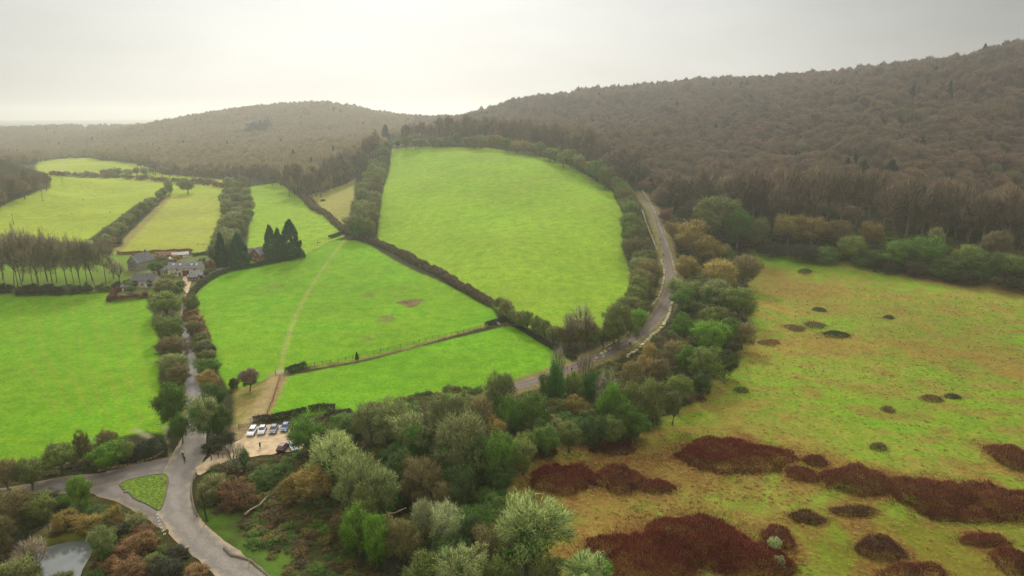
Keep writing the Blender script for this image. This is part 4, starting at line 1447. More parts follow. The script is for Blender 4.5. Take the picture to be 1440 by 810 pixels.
row([(155, 348), (150, 335), (140, 340), (165, 345)], 4, (16, 16), (14, 14), ['russet', 'darkbush'], '{a} {n}, {o} at the copse end of the diagonal hedgerow', 'shrubs at the copse', seed=14)

# the copse of tall bare trees left of the hamlet
rg = random.Random(21)
row([(2, 410), (50, 411), (98, 411), (128, 408), (146, 402)], 14, (44, 34), (80, 62), ['slim'], 'tall bare {n}, {o} from the left, front line of the copse', 'front trees of the copse', seed=15)
row([(6, 400), (60, 398), (100, 397), (130, 392)], 9, (44, 34), (76, 58), ['slim'], 'tall bare {n}, {o} from the left, back line of the copse', 'back trees of the copse', seed=16)
row([(0, 412), (60, 413), (120, 412), (180, 406)], 14, (24, 18), (18, 15), ['darkbush', 'olivebush', 'darkbush'], '{a} {n}, {o} from the left under the copse', 'brush under the copse', seed=17)
# the first trees of the wood, stems in view
row([(408, 273), (440, 282), (470, 266), (505, 246), (528, 224)], 22, (18, 14), (44, 34), ['tall'], 'tall bare {n}, {o} uphill along the wood edge above tan field', 'wood-edge trees above the tan field', seed=18)
row([(395, 262), (350, 258), (300, 258), (240, 252), (200, 240)], 20, (16, 12), (24, 16), ['tall'], 'tall bare {n}, {o} leftward along the far valley wood edge', 'wood-edge trees of the far valley', seed=19)
row([(570, 203), (640, 198), (720, 203), (790, 220), (850, 245), (895, 262)], 28, (15, 24), (26, 46), ['tall'], 'tall bare {n}, {o} from left along hill wood above big field', 'wood-edge trees above the big field', seed=20)
row([(945, 300), (1010, 306), (1090, 318), (1180, 322), (1290, 330), (1380, 342), (1438, 350)], 28, (32, 40), (58, 78), ['tall'], 'tall bare {n}, {o} from left along hill wood above the moor', 'wood-edge trees above the moor', seed=22)


# ------------------------------------------------------------------ hedges
def hedge(px, wd, ht, colr, label, leafy=.5, seed=1, lump_=.3, name='hedge'):
    """one continuous clipped or rough hedge along a surveyed line"""
    rng = np.random.default_rng(seed)
    c = catmull(W(px), .4)
    L_ = len(c)
    n = int(L_ * .4 * (ht + wd / 2) * 130)
    i = rng.integers(0, L_, n)
    s = i * .4
    d = np.gradient(c, axis=0)
    d /= np.linalg.norm(d, axis=1, keepdims=True) + 1e-9
    nr = np.stack([-d[:, 1], d[:, 0]], -1)
    hh = ht * (1 - lump_ + 2 * lump_ * vnoise(s / 2.2, s * 0, seed))
    ww = wd / 2 * (1 - lump_ + 2 * lump_ * vnoise(s / 2.6, s * 0, seed + 5))
    th = rng.uniform(0, math.pi, n)
    q = rng.uniform(.75, 1.02, n)
    off = np.sign(np.cos(th)) * np.abs(np.cos(th)) ** .6 * ww * q
    z = np.sin(th) ** .6 * hh * q
    al = rng.uniform(-.3, .3, n)
    x, y = c[i, 0] + nr[i, 0] * off + d[i, 0] * al, c[i, 1] + nr[i, 1] * off + d[i, 1] * al
    cen = np.stack([x, y, H(x, y) + z], -1)
    out = np.stack([nr[i, 0] * np.cos(th), nr[i, 1] * np.cos(th), np.sin(th)], -1)
    k = int(n * leafy)
    a = unit_rand(n, rng)
    sz = rng.uniform(.18, .4, n)[:, None]
    b = np.cross(a, unit_rand(n, rng))
    V = np.stack([cen - a * sz * .6, cen + b * sz * .6, cen + a * sz * .8], 1)
    dd = out + rng.normal(size=(n, 3)) * .5
    sd = np.cross(dd, unit_rand(n, rng))
    V2 = np.stack([cen - sd * .06, cen + sd * .06, cen + dd * rng.uniform(.2, .5, n)[:, None]], 1)
    V = np.r_[V[:k], V2[k:]]
    org = np.array([*c[L_ // 2], 0])
    org[2] = float(H(org[0], org[1]))
    e = empty(name, org)
    tag(e, label, 'hedge')
    o = obj('foliage', leaf_mesh('foliage', V - org, np.r_[out[:k], out[k:]] + np.array([0, 0, .3]), np.clip(rng.normal(.5, .25, n), 0, 1), M['crown']), e)
    o.color = (*[q_ * 1.7 for q_ in colr], 1)
    mb = MB()
    rg_ = random.Random(seed)
    for j in range(0, L_, 5):
        p = c[j]
        zz = float(H(p[0], p[1]))
        mb.tube([(p[0] - org[0], p[1] - org[1], zz - .1 - org[2]), (p[0] + rg_.uniform(-.3, .3) - org[0], p[1] - org[1] + rg_.uniform(-.3, .3), zz + ht * .35 - org[2])], [.06, .03], 4)
    # the stems stand on one ground root
    mb.tube([(p[0] - org[0], p[1] - org[1], float(H(p[0], p[1])) - .05 - org[2]) for p in c[::3]], .05, 4)
    obj('stem', mb.mesh('stem', M['bark']), e)
    return e


hedge([(522, 340), (560, 356), (610, 382), (650, 406), (693, 431)], 3.4, 2.4, (.085, .06, .035), 'long brown hedge dividing the big field from the middle field', .35, 2, .4)
hedge([(426, 276), (436, 290), (446, 297), (458, 302)], 3.4, 2.8, (.12, .085, .045), 'upper brown hedge piece beside the tan field', .35, 3, .45)
hedge([(460, 304), (475, 318), (490, 330)], 3.2, 2.6, (.10, .075, .04), 'lower brown hedge piece beside the tan field', .35, 4, .45)
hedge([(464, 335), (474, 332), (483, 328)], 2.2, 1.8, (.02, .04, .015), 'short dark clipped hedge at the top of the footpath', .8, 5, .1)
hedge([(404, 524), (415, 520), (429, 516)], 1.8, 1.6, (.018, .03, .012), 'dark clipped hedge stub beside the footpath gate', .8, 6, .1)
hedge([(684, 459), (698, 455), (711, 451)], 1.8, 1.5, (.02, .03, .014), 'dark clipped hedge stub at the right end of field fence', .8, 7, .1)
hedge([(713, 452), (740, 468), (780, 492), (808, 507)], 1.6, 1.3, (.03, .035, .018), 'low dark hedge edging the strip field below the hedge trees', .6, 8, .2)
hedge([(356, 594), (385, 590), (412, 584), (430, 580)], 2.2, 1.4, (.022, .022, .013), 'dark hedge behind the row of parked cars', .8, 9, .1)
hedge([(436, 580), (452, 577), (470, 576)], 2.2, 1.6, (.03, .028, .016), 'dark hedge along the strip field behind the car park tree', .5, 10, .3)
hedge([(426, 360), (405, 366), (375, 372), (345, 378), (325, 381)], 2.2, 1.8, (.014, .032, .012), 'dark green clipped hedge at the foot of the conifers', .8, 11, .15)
hedge([(322, 382), (305, 388), (285, 400), (272, 412), (267, 424)], 2.4, 1.9, (.045, .055, .02), 'curved green-brown hedge following the lane above the middle field', .6, 12, .2)
hedge([(173, 648), (195, 646), (215, 642), (226, 636)], 3.6, 3.2, (.022, .03, .014), 'thick dark hedge along the side road near the junction', .6, 13, .25)
hedge([(153, 425), (175, 423), (190, 421), (207, 418)], 1.6, 2.2, (.09, .032, .02), 'clipped red-brown hedge in front of the hamlet garden', .7, 14, .08)
hedge([(153, 424), (160, 415), (168, 408)], 1.6, 2.0, (.09, .032, .02), 'clipped red-brown hedge along the garden left side', .7, 15, .08)
hedge([(165, 358), (200, 357), (232, 355), (270, 354)], 1.6, 1.5, (.16, .055, .03), 'rusty red hedge along the back of the hamlet', .6, 16, .2)
hedge([(272, 361), (285, 358), (299, 357)], 1.4, 1.4, (.03, .065, .02), 'short green hedge behind the hamlet lawn', .8, 17, .15)


# ------------------------------------------------------------------ red-stemmed thickets and small bushes on the moor
def thicket(px, py, wpx, hpx, colr, label, seed, ht=None, cat='thicket', name='red_stem_thicket', grp=None, dens=1.0):
    x, y, z, t = at(px, py + hpx * .25)
    down = -ray(px, py)[2]
    rx = wpx * t / F / 2
    hh = ht or 2.0
    ry = max(1.5, (hpx * t / F - hh * .75) / max(down, .2) / 2)
    rng = np.random.default_rng(seed)
    n = int(min(36000, (rx * ry * 3.14) * 120 * dens + 900))
    an = rng.uniform(0, 2 * math.pi, n)
    q = np.sqrt(rng.uniform(0, 1, n))
    q = np.where(rng.random(n) < .24, q * rng.uniform(1, 1.7, n), q)
    lob = .58 + .5 * vnoise(np.cos(an) * 1.7 + 9, np.sin(an) * 1.7 + 9, seed) + .3 * vnoise(np.cos(an) * 5 + 9, np.sin(an) * 5 + 9, seed + 1)
    gx, gy = np.cos(an) * rx * q * lob, np.sin(an) * ry * q * lob
    top = hh * np.clip(1 - np.minimum(q, 1) ** 2.6, .06, 1) ** .6 * (.55 + .9 * vnoise((gx + x) / 2.4, (gy + y) / 2.4, seed + 2))
    zz = top * np.where(q > .8, rng.uniform(.05, 1, n), rng.uniform(.55, 1, n))
    L_ = rng.uniform(.25, .65, n)[:, None]
    out = np.stack([np.cos(an) * q ** 2 * .7, np.sin(an) * q ** 2 * .7, np.ones(n)], -1) + rng.normal(size=(n, 3)) * np.array([.22, .22, .1])
    out /= np.linalg.norm(out, axis=1, keepdims=True)
    c = np.stack([gx, gy, H(gx + x, gy + y) - z + zz * .75], -1)
    sd = np.cross(out, unit_rand(n, rng))
    V = np.stack([c - sd * .05, c + sd * .05, c + out * L_], 1)
    e = empty(name, (x, y, z))
    tag(e, label, cat, grp)
    cl = .5 * vnoise((gx + x) / 1.8, (gy + y) / 1.8, seed + 8) + .5 * vnoise((gx + x) / 6, (gy + y) / 6, seed + 9)
    o = obj('foliage', leaf_mesh('foliage', V, np.stack([gx / rx * .6, gy / ry * .6, np.full(n, .8)], -1) + rng.normal(size=(n, 3)) * .35, np.clip(rng.normal(.1, .22, n) + cl * .85, 0, 1), M['crown']), e)
    o.color = (*[q_ * (3.4 if cat == 'bush' else 1.6) for q_ in colr], 1)
    mb = MB()
    rg_ = random.Random(seed)
    for j in range(24):
        a_, q_ = rg_.uniform(0, 6.28), rg_.uniform(0, .75)
        p = (math.cos(a_) * rx * q_ * .8, math.sin(a_) * ry * q_ * .8)
        z0 = float(H(p[0] + x, p[1] + y)) - z
        mb.tube([(0, 0, -.2), (p[0], p[1], z0 - .1), (p[0] * 1.04, p[1] * 1.04, z0 + hh * .7)], [.05, .06, .03], 4)
    obj('stem', mb.mesh('stem', M['bark']), e)
    return e


for i, (px, py, w_, h_, c_, lb) in enumerate(TH):
    thicket(px, py, w_, h_, c_, lb, 40 + i, ht=1.4 if h_ < 29 else 3.0, grp='red thickets on the moor')
for i, (px, py, w_, h_, c_, lb) in enumerate((
        (1175, 468, 36, 13, (.022, .035, .015), 'dark mat of gorse alone in the middle of moor'),
        (1118, 459, 26, 12, (.07, .055, .025), 'brown patch bush left of the dark gorse'),
        (1146, 455, 26, 12, (.06, .055, .022), 'brown patch bush just behind the dark gorse'),
        (1152, 435, 18, 7, (.035, .04, .02), 'small dark bush above the gorse'),
        (1250, 446, 14, 6, (.06, .04, .02), 'small brown bush right of the gorse'),
        (1310, 558, 30, 13, (.075, .045, .02), 'left brown bush of the close pair on the moor'),
        (1340, 556, 22, 11, (.05, .045, .02), 'right brown bush of the close pair on the moor'),
        (1042, 548, 18, 9, (.05, .06, .02), 'small green-brown bush at the moor edge near belt'),
        (1248, 575, 16, 8, (.08, .06, .03), 'small tan bush left of the close pair'),
        (1235, 628, 24, 8, (.08, .07, .025), 'faint brown bush above the right thickets'),
        (1132, 381, 18, 6, (.03, .045, .015), 'small dark bush near the top left of moor'),
        (982, 560, 20, 10, (.06, .035, .02), 'small brown bush at the belt tip'),
        (1080, 480, 30, 10, (.10, .06, .03), 'low tan scrub at the moor edge by the belt'))):
    thicket(px, py, w_, h_, c_, lb, 90 + i, ht=1.2, cat='bush', name='moor_bush', dens=.55, grp='small bushes on the moor')
for i, (px, py, lb) in enumerate(((1090, 775, 'upper of two white dead saplings in the dark thicket'), (1092, 800, 'lower of two white dead saplings in the dark thicket'))):
    plant('pale', px, py - 22, py, 20, lb, 'white dead saplings', 'tree')

# understorey filling the gaps of the belt
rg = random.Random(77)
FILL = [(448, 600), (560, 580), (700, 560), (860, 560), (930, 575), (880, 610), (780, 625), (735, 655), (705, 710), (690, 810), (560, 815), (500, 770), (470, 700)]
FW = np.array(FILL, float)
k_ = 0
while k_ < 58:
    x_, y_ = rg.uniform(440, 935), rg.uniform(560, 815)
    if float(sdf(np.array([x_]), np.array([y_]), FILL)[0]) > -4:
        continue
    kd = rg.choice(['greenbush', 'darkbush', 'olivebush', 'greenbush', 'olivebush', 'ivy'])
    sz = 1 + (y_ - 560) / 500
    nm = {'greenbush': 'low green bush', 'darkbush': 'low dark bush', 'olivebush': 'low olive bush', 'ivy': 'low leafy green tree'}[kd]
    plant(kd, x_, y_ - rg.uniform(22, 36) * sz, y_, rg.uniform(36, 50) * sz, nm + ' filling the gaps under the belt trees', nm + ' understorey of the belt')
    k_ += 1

# tangled scrub of the lower left corner
LCOR = [(0, 700), (60, 700), (130, 712), (180, 716), (215, 735), (262, 780), (290, 815), (150, 815), (140, 770), (95, 745), (40, 758), (0, 790)]
k_ = 0
while k_ < 30:
    x_, y_ = rg.uniform(0, 290), rg.uniform(702, 815)
    if float(sdf(np.array([x_]), np.array([y_]), LCOR)[0]) > -3:
        continue
    kd = rg.choice(['darkbush', 'olivebush', 'greenbush', 'russet', 'darkbush'])
    nm = {'greenbush': 'low green bush', 'darkbush': 'low dark bush', 'olivebush': 'low olive bush', 'russet': 'low russet bush'}[kd]
    plant(kd, x_, y_ - rg.uniform(16, 30), y_, rg.uniform(26, 42), nm + ' in the tangled scrub between pond and slip road', nm + ' scrub of the lower left corner')
    k_ += 1
for kd, x_, yt, yb, w_, lb in (
        ('bare', 52, 752, 812, 46, 'leafless branches screening the pond from the near side'),
        ('olivebush', 44, 778, 812, 40, 'olive bush hanging over the left bank of the pond'),
        ('ivy', 770, 520, 575, 30, 'leafy tree left of the first ivy trunk by the road'),
        ('olive', 806, 512, 572, 34, 'olive tree between the two ivy trunks by the road'),
        ('olive', 846, 506, 560, 38, 'olive tree right of the second ivy trunk by the road'),
        ('brown', 888, 500, 556, 36, 'brown tree on the near bank of the road bend'),
        ('gold', 912, 474, 520, 26, 'tan bush-like tree on the outer bank of the bend'),
        ('olive', 272, 410, 442, 24, 'olive tree on the right bank at the lane top'),
        ('brown', 276, 448, 476, 24, 'brown tree on the right bank halfway up the lane')):
    plant(kd, x_, yt, yb, w_, lb)

# ------------------------------------------------------------------ hamlet
slate = mat('roof_slate', (.13, .125, .125), .7, noise=(1.2, .35))
slate2 = mat('roof_slate_pale', (.2, .19, .18), .75, noise=(1.0, .35))
brickm = mat('red_brick', (.30, .11, .065), .9, noise=(2, .3))
render_ = mat('cream_render', (.62, .53, .39), .9, noise=(.9, .2))
rubble = mat('grey_rubble_wall', (.32, .28, .22), .95, noise=(2, .4))
timber = mat('brown_timber', (.13, .06, .035), .85, noise=(3, .3))
wpaint = mat('white_paint', (.7, .68, .63), .6)
glass = mat('window_glass', (.05, .06, .07), .12, .5)
skyg = mat('skylight_glass', (.5, .55, .6), .15, .6)
steel = mat('galvanised', (.4, .4, .38), .5, metal=.3)


def house(name, label, px, py, ang, Lx, Wy, eave, ridge, wallm, roofm, chim=(), wins=(), doors=(), lights=(), gable_trim=None, cat='house'):
    """gabled house; ridge along local x. wins: (side, along, height, width, tall)"""
    x, y, z, t = at(px, py)
    e = empty(name, (x, y, z - .1), R(ang), (.84, .84, .84))
    tag(e, label, cat)
    hx, hy = Lx / 2, Wy / 2
    mb = MB()
    v = [(-hx, -hy, -.3), (hx, -hy, -.3), (hx, hy, -.3), (-hx, hy, -.3), (-hx, -hy, eave), (hx, -hy, eave), (hx, hy, eave), (-hx, hy, eave), (-hx, 0, ridge), (hx, 0, ridge)]
    mb.add(v, [(0, 1, 5, 4), (2, 3, 7, 6), (1, 2, 6, 9, 5), (3, 0, 4, 8, 7), (4, 5, 9, 8), (6, 7, 8, 9), (0, 3, 2, 1)])
    obj('wall', mb.mesh('wall', wallm), e)
    mb = MB()
    sl = math.hypot(hy, ridge - eave)
    ov, th = .45, .16
    dy, dz = hy / sl, (ridge - eave) / sl
    for sg in (-1, 1):
        a = (sg * (hy + ov * dy), eave - ov * dz + .06)
        b = (0, ridge + .06)
        v = []
        for xx in (-hx - .3, hx + .3):
            v += [(xx, a[0], a[1]), (xx, b[0], b[1]), (xx, b[0], b[1] + th), (xx, a[0], a[1] + th)]
        mb.add(v, [(0, 1, 2, 3), (7, 6, 5, 4), (0, 4, 5, 1), (3, 2, 6, 7), (0, 3, 7, 4), (1, 5, 6, 2)])
    rf = obj('roof', mb.mesh('roof', roofm), e)
    for cx in chim:
        mb = MB()
        mb.box((cx, 0, ridge + .35), (.9, .6, 1.7))
        mb.box((cx, 0, ridge + 1.25), (1.05, .75, .12))
        mb.tube([(cx - .2, 0, ridge + 1.3), (cx - .2, 0, ridge + 1.65)], .12, 8)
        mb.tube([(cx + .2, 0, ridge + 1.3), (cx + .2, 0, ridge + 1.65)], .12, 8)
        obj('chimney', mb.mesh('chimney', brickm), rf)

    def onwall(side, al, hz, w_, h_, d_, mb):
        if side == 'f':
            mb.box((al, -hy - d_ / 2 + .02, hz), (w_, d_, h_))
        elif side == 'b':
            mb.box((al, hy + d_ / 2 - .02, hz), (w_, d_, h_))
        elif side == 'l':
            mb.box((-hx - d_ / 2 + .02, al, hz), (d_, w_, h_))
        else:
            mb.box((hx + d_ / 2 - .02, al, hz), (d_, w_, h_))
    for side, al, hz, w_, h_ in wins:
        mb = MB()
        onwall(side, al, hz + h_ / 2 + .05, w_ + .2, .1, .12, mb)
        onwall(side, al, hz - h_ / 2 - .05, w_ + .3, .1, .16, mb)
        onwall(side, al - w_ / 2 - .05, hz, .1, h_, .12, mb)
        onwall(side, al + w_ / 2 + .05, hz, .1, h_, .12, mb)
        onwall(side, al, hz, .07, h_, .1, mb)
        fr = obj('window', mb.mesh('window', wpaint), e)
        mb = MB()
        onwall(side, al, hz, w_, h_, .05, mb)
        obj('pane', mb.mesh('pane', glass), fr)
    for side, al, w_, h_, mt_ in doors:
        mb = MB()
        onwall(side, al, h_ / 2, w_, h_, .1, mb)
        obj('door', mb.mesh('door', mt_), e)
    for sg, al, fr_ in lights:
        yy, zz = sg * hy * (1 - fr_), eave + (ridge - eave) * fr_ + .06 + th
        o_ = MB()
        o_.box((0, 0, .06), (.95, 1.3, .1))
        s_ = obj('skylight', o_.mesh('skylight', skyg), rf, (al, yy, zz))
        s_.rotation_euler = (-sg * math.atan2(ridge - eave, hy), 0, 0)
    if gable_trim:
        for sgx in (-1, 1):
            mb = MB()
            for sg in (-1, 1):
                mb.tube([(sgx * (hx + .34), sg * (hy + .35), eave - .25), (sgx * (hx + .34), 0, ridge - .02)], .13, 4)
            obj('bargeboard', mb.mesh('bargeboard', gable_trim), e)
    return e


house('cottage_row', 'long cream cottage row with slate roof and four skylights', 263, 386, 8, 17.5, 7, 4.4, 7.2, render_, slate2, (-5,), [('f', -7, 1.6, 1.3, 1.2), ('f', -4.6, 1.6, 1.3, 1.2), ('f', 4, 1.6, 1.4, 1.2), ('f', 6.6, 1.6, 1.3, 1.2), ('f', -3.8, 3.6, 1.2, .9), ('f', 5.4, 3.6, 1.2, .9), ('r', 0, 3.2, 1.2, 1.1), ('r', 1.8, 1.5, 1.2, 1.1)],
      [('f', .6, 3.4, 3.2, timber), ('f', -2.6, 1.1, 2.1, timber)], [(-1, -6, .62), (-1, 3.6, .55), (-1, 6.2, .55), (-1, -2.4, .6)])
house('cottage', 'small stone cottage with grey slate roof beside the hedged garden', 207, 402, -4, 12, 6.5, 3.8, 6.6, render_, slate, (4.6,), [('f', -3.6, 1.6, 1.3, 1.2), ('f', -.4, 1.6, 1.3, 1.2), ('f', 3.4, 1.6, 1.3, 1.2), ('l', 0, 3.2, 1.1, 1.1)], [('f', 1.6, 1, 2.1, wpaint)])
house('cottage', 'dark slate-roofed house at the back of the hamlet', 199, 377, 72, 11, 8, 4.6, 8.8, rubble, slate, (-4, 4), [('l', -1.6, 1.6, 1.3, 1.2), ('l', 1.6, 1.6, 1.3, 1.2), ('l', 0, 4.6, 1.2, 1.2), ('f', 0, 2, 1.2, 1.2), ('b', 0, 2, 1.2, 1.2)], [('f', 3, 1, 2.1, timber)], gable_trim=wpaint)
house('brick_house', 'red brick gabled house among the dark conifers', 368, 366, 62, 9, 8.4, 4.8, 8.2, brickm, slate, (2.6,), [('l', -1.8, 1.6, 1.4, 1.2), ('l', 1.8, 1.6, 1.4, 1.2), ('l', 0, 4.6, 1.3, 1.2), ('f', -2.2, 1.8, 1.3, 1.2), ('f', 2, 1.8, 1.3, 1.2)], [('f', 0, 1, 2.1, wpaint)], gable_trim=wpaint)
house('brick_house', 'dark-roofed wing behind the conifer, left of the brick gable', 356, 361, 5, 6, 5, 3, 5.2, brickm, slate, (), [('f', 0, 1.6, 1.2, 1.1)], [('f', 2, .9, 2, timber)])
house('shed', 'long low shed with brown roof at the back of the hamlet', 236, 362, 14, 12, 4.5, 2.2, 3.6, timber, mat('rusty_roof', (.24, .13, .08), .8, noise=(1, .4)), (), [], [('f', 2, 2, 1.9, slate2)], cat='shed')
house('shed', 'pale tin-roofed shed behind the cottage row', 254, 362, 28, 9, 4, 2.2, 3.3, wpaint, mat('tin_roof', (.5, .48, .44), .6, noise=(1, .25)), (), [], [('f', 0, 1.8, 1.9, timber)], cat='shed')
house('shed', 'grey outbuilding left of the cottage row', 232, 385, -20, 6.5, 5, 2.8, 4.8, rubble, slate2, (), [('f', 1, 1.4, 1, .9)], [('f', -1.4, 1.6, 2, timber)], cat='shed')
house('shed', 'small timber shed in the hedged garden', 176, 408, 20, 3.4, 2.6, 2, 2.8, timber, slate, (), [('f', .7, 1.2, .8, .7)], [('f', -.8, .9, 1.8, wpaint)], cat='shed')
house('porch', 'open timber porch before the cottage row', 272, 394, 8, 5, 3, 2.3, 3.2, timber, slate2, (), [('f', 0, 1.3, 3.2, 1.2)], [('r', 0, 1, 2, wpaint)], cat='porch')
house('cottage', 'little pale cottage tucked behind the dark green hamlet tree', 218, 372, 30, 8, 5.5, 3.2, 5.4, render_, slate, (2,), [('f', -2, 1.5, 1.1, 1), ('f', 1.8, 1.5, 1.1, 1), ('r', 0, 2.8, 1, .9)], [('f', 0, 1, 2, timber)])
house('shed', 'small white-roofed shed at the right back of the hamlet', 243, 369, -35, 5, 3.4, 2, 3, wpaint, mat('pale_tin', (.6, .58, .54), .6, noise=(1, .2)), (), [('f', 1, 1.2, .8, .7)], [('f', -1, 1.2, 1.8, timber)], cat='shed')
house('shed', 'brown timber garage beside the sandy drive', 279, 391, 10, 5.5, 4.5, 2.2, 3.4, timber, slate2, (), [('r', 0, 1.3, .9, .8)], [('f', 0, 2.4, 2, wpaint)], cat='garage')
for i, (px, yt, yb, w_, kd, lb) in enumerate((
        (210, 382, 396, 14, 'olive', 'olive tree behind the small stone cottage'), (249, 356, 369, 14, 'gold', 'tan tree before the pale tin-roofed shed'), (191, 392, 404, 14, 'brown', 'brown tree at the left end of the small cottage'),
        (256, 394, 406, 12, 'ivy', 'small green tree left of the sandy drive'), (284, 362, 376, 14, 'ivy', 'small green tree behind the right end of cottage row'), (178, 388, 402, 14, 'greenbush', 'green shrub between the copse and the garden'),
        (222, 366, 385, 26, 'ivy', 'dark green tree between the back house and cottage'), (228, 357, 372, 20, 'brown', 'reddish-brown tree behind the cottages'),
        (240, 362, 381, 16, 'brown', 'brown tree left of the cottage row chimney'), (236, 382, 402, 20, 'olive', 'olive tree right of the small stone cottage'),
        (296, 360, 380, 16, 'russet', 'russet shrub at the right end of the cottage row'), (290, 374, 386, 14, 'greenbush', 'green shrub before the right end of cottage row'),
        (185, 400, 412, 14, 'ivy', 'little dark tree inside the hedged garden'), (197, 410, 420, 10, 'gold', 'small golden shrub tree in the hedged garden'),
        (164, 412, 421, 8, 'darkbush', 'dark shrub in the left corner of hedged garden'), (204, 408, 418, 10, 'russet', 'red-brown shrub in the right corner of hedged garden'),
        (281, 389, 400, 12, 'olivebush', 'olive shrub by the sandy drive of the cottage row'), (188, 366, 380, 16, 'bare', 'leafless tree left of the back house'),
        (168, 370, 398, 22, 'bare', 'leafless tree on the green beside the copse'), (160, 362, 392, 22, 'bare', 'leafless tree on the green, nearer the copse'),
        (246, 398, 410, 14, 'greenbush', 'green shrub at the foot of the hamlet drive'), (214, 388, 404, 12, 'darkbush', 'dark shrub against the small stone cottage'))):
    plant(kd, px, yt, yb, w_, lb, 'garden trees of the hamlet')


# ------------------------------------------------------------------ cars
def car(label, px, py, ang, paint, roofm=None, estate=False):
    x, y, z, _ = at(px, py)
    e = empty('parked_car', (x, y, z + .08), R(ang))
    tag(e, label, 'car', 'cars in the sandy car park')
    prof = [(-2.08, .32), (-2.12, .62), (-2.05, .88), (-1.75, .95), (.95, .96), (1.55, .86), (2.02, .68), (2.1, .5), (2.06, .30)]
    mb = MB()
    ws = [.80, .86, .86, .84, .86, .84, .78, .78, .78]
    n = len(prof)
    v = [(p[0], -w_, p[1]) for p, w_ in zip(prof, ws)] + [(p[0], w_, p[1]) for p, w_ in zip(prof, ws)]
    fs = [(i, i + 1, n + i + 1, n + i) for i in range(n - 1)] + [tuple(range(n - 1, -1, -1)), tuple(range(n, 2 * n)), (0, n, 2 * n - 1, n - 1)]
    mb.add(v, fs)
    rx0, rx1 = (-1.85, -.3 + .55) if estate else (-1.25, .2)
    # pillars and roof
    bl = [(-2.0 if estate else -1.85, .96), (1.05, .96)]
    mb.add([(bl[0][0] + .06, -.74, .94), (bl[1][0] - .1, -.74, .94), (bl[1][0] - .1, .74, .94), (bl[0][0] + .06, .74, .94), (rx0, -.6, 1.44), (rx1, -.6, 1.44), (rx1, .6, 1.44), (rx0, .6, 1.44)],
           [(0, 1, 5, 4), (1, 2, 6, 5), (2, 3, 7, 6), (3, 0, 4, 7), (4, 5, 6, 7)])
    b = obj('body', mb.mesh('body', paint), e)
    bv = b.modifiers.new('bevel', 'BEVEL')
    bv.width, bv.segments = .06, 2

    def quad(name, pts, m_):
        c = sum((Vector(p) for p in pts), Vector()) / 4
        q = MB()
        p = [tuple(c + (Vector(p_) - c) * .86) for p_ in pts]
        nv = (Vector(pts[1]) - Vector(pts[0])).cross(Vector(pts[3]) - Vector(pts[0])).normalized()
        if nv.dot(c - Vector((-.4, 0, 1.0))) < 0:
            nv = -nv
        q.add([tuple(Vector(a) + nv * .025) for a in p] + [tuple(Vector(a) - nv * .03) for a in p], [(0, 1, 2, 3), (7, 6, 5, 4), (0, 4, 5, 1), (1, 5, 6, 2), (2, 6, 7, 3), (3, 7, 4, 0)])
        obj(name, q.mesh(name, m_), e)
    l0, l1 = bl[0][0] + .06, bl[1][0] - .1
    quad('windscreen', [(l1, -.74, .96), (l1, .74, .96), (rx1, .6, 1.44), (rx1, -.6, 1.44)], M['carglass'])
    quad('rear_window', [(l0, -.74, .96), (l0, .74, .96), (rx0, .6, 1.44), (rx0, -.6, 1.44)], M['carglass'])
    for sg in (-1, 1):
        md = (l0 + l1) / 2, (rx0 + rx1) / 2
        quad('side_window', [(l0, sg * .74, .96), (md[0], sg * .74, .96), (md[1], sg * .6, 1.44), (rx0, sg * .6, 1.44)], M['carglass'])
        quad('side_window', [(md[0], sg * .74, .96), (l1, sg * .74, .96), (rx1, sg * .6, 1.44), (md[1], sg * .6, 1.44)], M['carglass'])
        q = MB()
        q.box((2.05, sg * .58, .62), (.14, .34, .15))
        obj('headlight', q.mesh('headlight', M['lens']), e)
        q = MB()
        q.box((-2.09, sg * .66, .74), (.08, .24, .2))
        obj('tail_light', q.mesh('tail_light', M['tail']), e)
        q = MB()
        q.box((.8, sg * .9, 1.0), (.16, .2, .13))
        obj('wing_mirror', q.mesh('wing_mirror', paint), e)
        for wx in (-1.28, 1.3):
            q = MB()
            q.tube([(wx, sg * .66, .31), (wx, sg * .88, .31)], .31, 14)
            wh = obj('wheel', q.mesh('wheel', M['tyre']), e)
            q = MB()
            q.tube([(wx, sg * .87, .31), (wx, sg * .9, .31)], .19, 10)
            obj('rim', q.mesh('rim', steel), wh)


M['carglass'] = mat('car_glass', (.03, .035, .04), .08, .6)
M['lens'] = mat('lamp_lens', (.7, .72, .72), .1, .6)
M['tail'] = mat('tail_lens', (.35, .01, .01), .2, .5)
M['tyre'] = mat('tyre_rubber', (.02, .02, .02), .9)
pw, ps, pg, pb, pr = (mat(n_, c_, .25, .5) for n_, c_ in (('white_car_paint', (.78, .78, .76)), ('silver_car_paint', (.55, .56, .54)), ('grey_car_paint', (.16, .18, .2)), ('blue_car_paint', (.10, .17, .30)), ('red_car_paint', (.13, .025, .025))))
car('white estate car, leftmost in the back row', 355, 610, -84, pw, estate=True)
car('silver-white car, second from left in the back row', 369, 608, -80, ps)
car('dark grey car, third from left in the back row', 385, 607, -82, pg)
car('blue car at the right end of the back row', 401.5, 604, -86, pb)
car('dark red car in the front row', 398.5, 632, 84, pr)
car('white car turned outward at the right of the front row', 413, 631, -62, pw)


